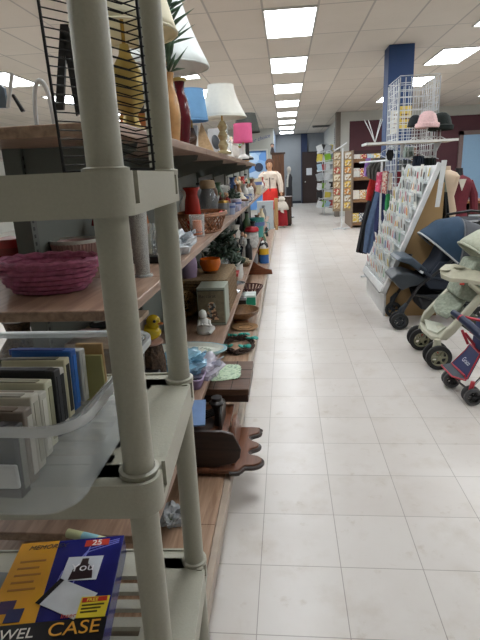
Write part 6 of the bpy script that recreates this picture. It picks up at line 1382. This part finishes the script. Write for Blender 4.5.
obj('seat_back', add_prism(B(), [W(457, 297, Ya+.08), W(464, 282, Ya+.08), W(476, 262, Ya+.08), W(492, 262, Ya+.08), W(486, 290, Ya+.08), W(470, 303, Ya+.08)], (0, .28, 0)), mat('sage_leaf_print', '8d9484', .85), s2, bevel=.015)
ty = W(452, 275, Ya+.1); bm = B()
ct = [W(440, 272, Ya+.08), W(445, 268, Ya+.12), W(455, 267.5, Ya+.16), W(464, 270, Ya+.18), W(470, 276, Ya+.12), W(485, 277, Ya+.04), W(500, 280, Ya), W(500, 289, Ya), W(482, 286, Ya), W(466, 283, Ya+.02), W(450, 282, Ya+.03), W(441, 278, Ya+.05)]
tr = obj('snack_tray', add_prism(B(), ct, (0, 0, .028)), mat('tray_cream', 'c2bfa9', .35), s2, bevel=.01)
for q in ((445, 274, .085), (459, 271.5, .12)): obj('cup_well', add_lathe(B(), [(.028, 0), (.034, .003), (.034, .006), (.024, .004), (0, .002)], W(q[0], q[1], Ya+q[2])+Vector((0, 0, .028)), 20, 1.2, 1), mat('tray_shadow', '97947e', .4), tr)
obj('red_button', add_box(B(), W(462, 284, Ya+.01), (.03, .012, .012)), colm('c2392c'), s2)
obj('tray_support', add_tube(B(), [W(470, 283, Ya+.03), W(484, 296, Ya+.03)], .02, 10), CRM, s2)
obj('harness_strap', add_prism(B(), [W(473, 297, Ya+.1), W(478, 289, Ya+.1), W(483, 293, Ya+.1), W(479, 300, Ya+.1)], (0, .01, 0)), colm('d0cfcf'), s2)
obj('shopping_basket', add_prism(B(), [W(456, 312, Ya+.06), W(480, 318, Ya+.06), W(478, 338, Ya+.06), W(460, 325, Ya+.06)], (0, .3, 0)), mat('basket_sage', '55594a', .9, var=.15), s2, bevel=.01)
pv = W(492, 268, (Ya+Yb)/2)
canopy(s2, (pv.x, (Ya+Yb)/2, pv.z), .46, .30, 140, 60, SAGEL, m2=SAGEL, e=.35)
obj('rear_frame', add_tube(B(), [(1.5, Ya, .52), (1.75, Ya, .3), (1.85, Ya, .12)], .02, 8), CRM, s2); obj('rear_frame', add_tube(B(), [(1.5, Yb, .52), (1.75, Yb, .3), (1.85, Yb, .12)], .02, 8), CRM, s2)
obj('push_handle', add_tube(B(), [(1.45, Ya, .6), (1.85, Ya, 1.0), (1.85, Yb, 1.0), (1.45, Yb, .6)], .018, 8), CRM, s2)
# red and blue small stroller
s3 = thing('stroller', 'small red trimmed navy doll stroller, nearest of the three, at the right edge', 'stroller', (1.25, 3.1, 0))
RED = mat('red_tube', 'b8283a', .4); NV2 = mat('navy_nylon', '1d2a58', .6, var=.08); GRW = mat('grey_tyre', '4a4a4c', .6)
Ya, Yb = 3.0, 3.27
for x, yy in ((1.145, Ya-.025), (1.145, Ya+.025), (1.10, Yb-.02), (1.10, Yb+.02)): wheel(s3, (x, yy, .056), .056, .026, BLACK, GRW)
for x, yy in ((1.145, Ya), (1.10, Yb)):
    obj('red_joint', add_cyl(B(), (x-.01, yy, .09), (x, yy, .15), .014), RED, s3)
    obj('leg_tube', add_tube(B(), [(x, yy, .06), (x, yy, .12), (x+.08, yy, .22), (x+.18, yy, .40), (x+.3, yy, .62), (x+.42, yy, .8)], .008, 8), CHROME, s3)
    wheel(s3, (1.52, yy, .056), .056, .026, BLACK, GRW)
    obj('rear_tube', add_tube(B(), [(1.52, yy, .06), (1.35, yy, .3), (1.24, yy, .46)], .008, 8), CHROME, s3)
    obj('grip', add_tube(B(), [(x+.40, yy, .77), (x+.44, yy, .86), (x+.5, yy, .88)], .013, 8), BLACK, s3)
obj('axle_bar', add_tube(B(), [(1.145, Ya, .075), (1.10, Yb, .075)], .008, 8), CHROME, s3)
fp = [W(441.5, 366, Yb-.02), W(451.5, 364, Yb+.0), W(464.5, 376, Ya+.02), W(465.6, 381, Ya), W(452, 377, Ya+.10)]
o = obj('footrest', add_prism(B(), fp, (0, 0, .008)), mat('slate_mat', '3c444e', .7), s3)
obj('piping', add_tube(B(), [v+Vector((0, 0, .004)) for v in fp], .006, 6, True), RED, s3)
sp_ = [W(451.5, 363.5, Yb), W(465.6, 350, Yb+.0), W(470, 344, Yb), W(480, 354, Ya), W(466.5, 379, Ya)]
obj('seat_panel', add_prism(B(), sp_, (.012, .004, -.006)), NV2, s3)
obj('piping', add_tube(B(), sp_, .005, 6, True), RED, s3)
e1 = (sp_[4]-sp_[0]).normalized(); e2 = (sp_[1]-sp_[0]).normalized(); nn = e1.cross(e2).normalized(); e2 = nn.cross(e1)
lc = sp_[0].lerp(sp_[3], .38)+nn*.003
Ml = Matrix(((e1.x, e2.x, nn.x, lc.x), (e1.y, e2.y, nn.y, lc.y), (e1.z, e2.z, nn.z, lc.z), (0, 0, 0, 1)))
text('lettering', 'Graco', .045, Ml, colm('c9ccd8', .5), s3, label='white looped logo lettering')
b0, b1 = W(452.5, 312, Yb-.08), W(481, 336, Ya-.02)
bb = obj('bumper_bar', add_tube(B(), [b0, b0.lerp(b1, .2)+Vector((0, 0, .006)), b0.lerp(b1, .6)+Vector((0, 0, .008)), b1, b1+Vector((.08, .0, -.06))], [.017, .021, .026, .026, .02], 14), mat('navy_foam', '222c48', .4), s3)
q0 = b0.lerp(b1, .28)+Vector((0, 0, .007)); q1 = b0.lerp(b1, .32)+Vector((0, 0, .007)); obj('red_stripe', add_cyl(B(), q0, q1, .0235, seg=16), RED, bb)
for a, b_ in (((465, 317), (482, 321)), ((470, 331), (484, 341)), ((465, 333), (480, 352)), ((462, 330), (468, 344))): obj('red_tube', add_tube(B(), [W(*a, Yb-.1), W(*b_, Yb-.12)], .009, 8), RED, s3)
obj('seat_back', add_prism(B(), [W(471, 344, Yb-.05), W(476, 318, Yb-.05), W(500, 310, Yb-.05), W(500, 352, Yb-.05)], (0, -.17, 0)), NV2, s3, bevel=.01)
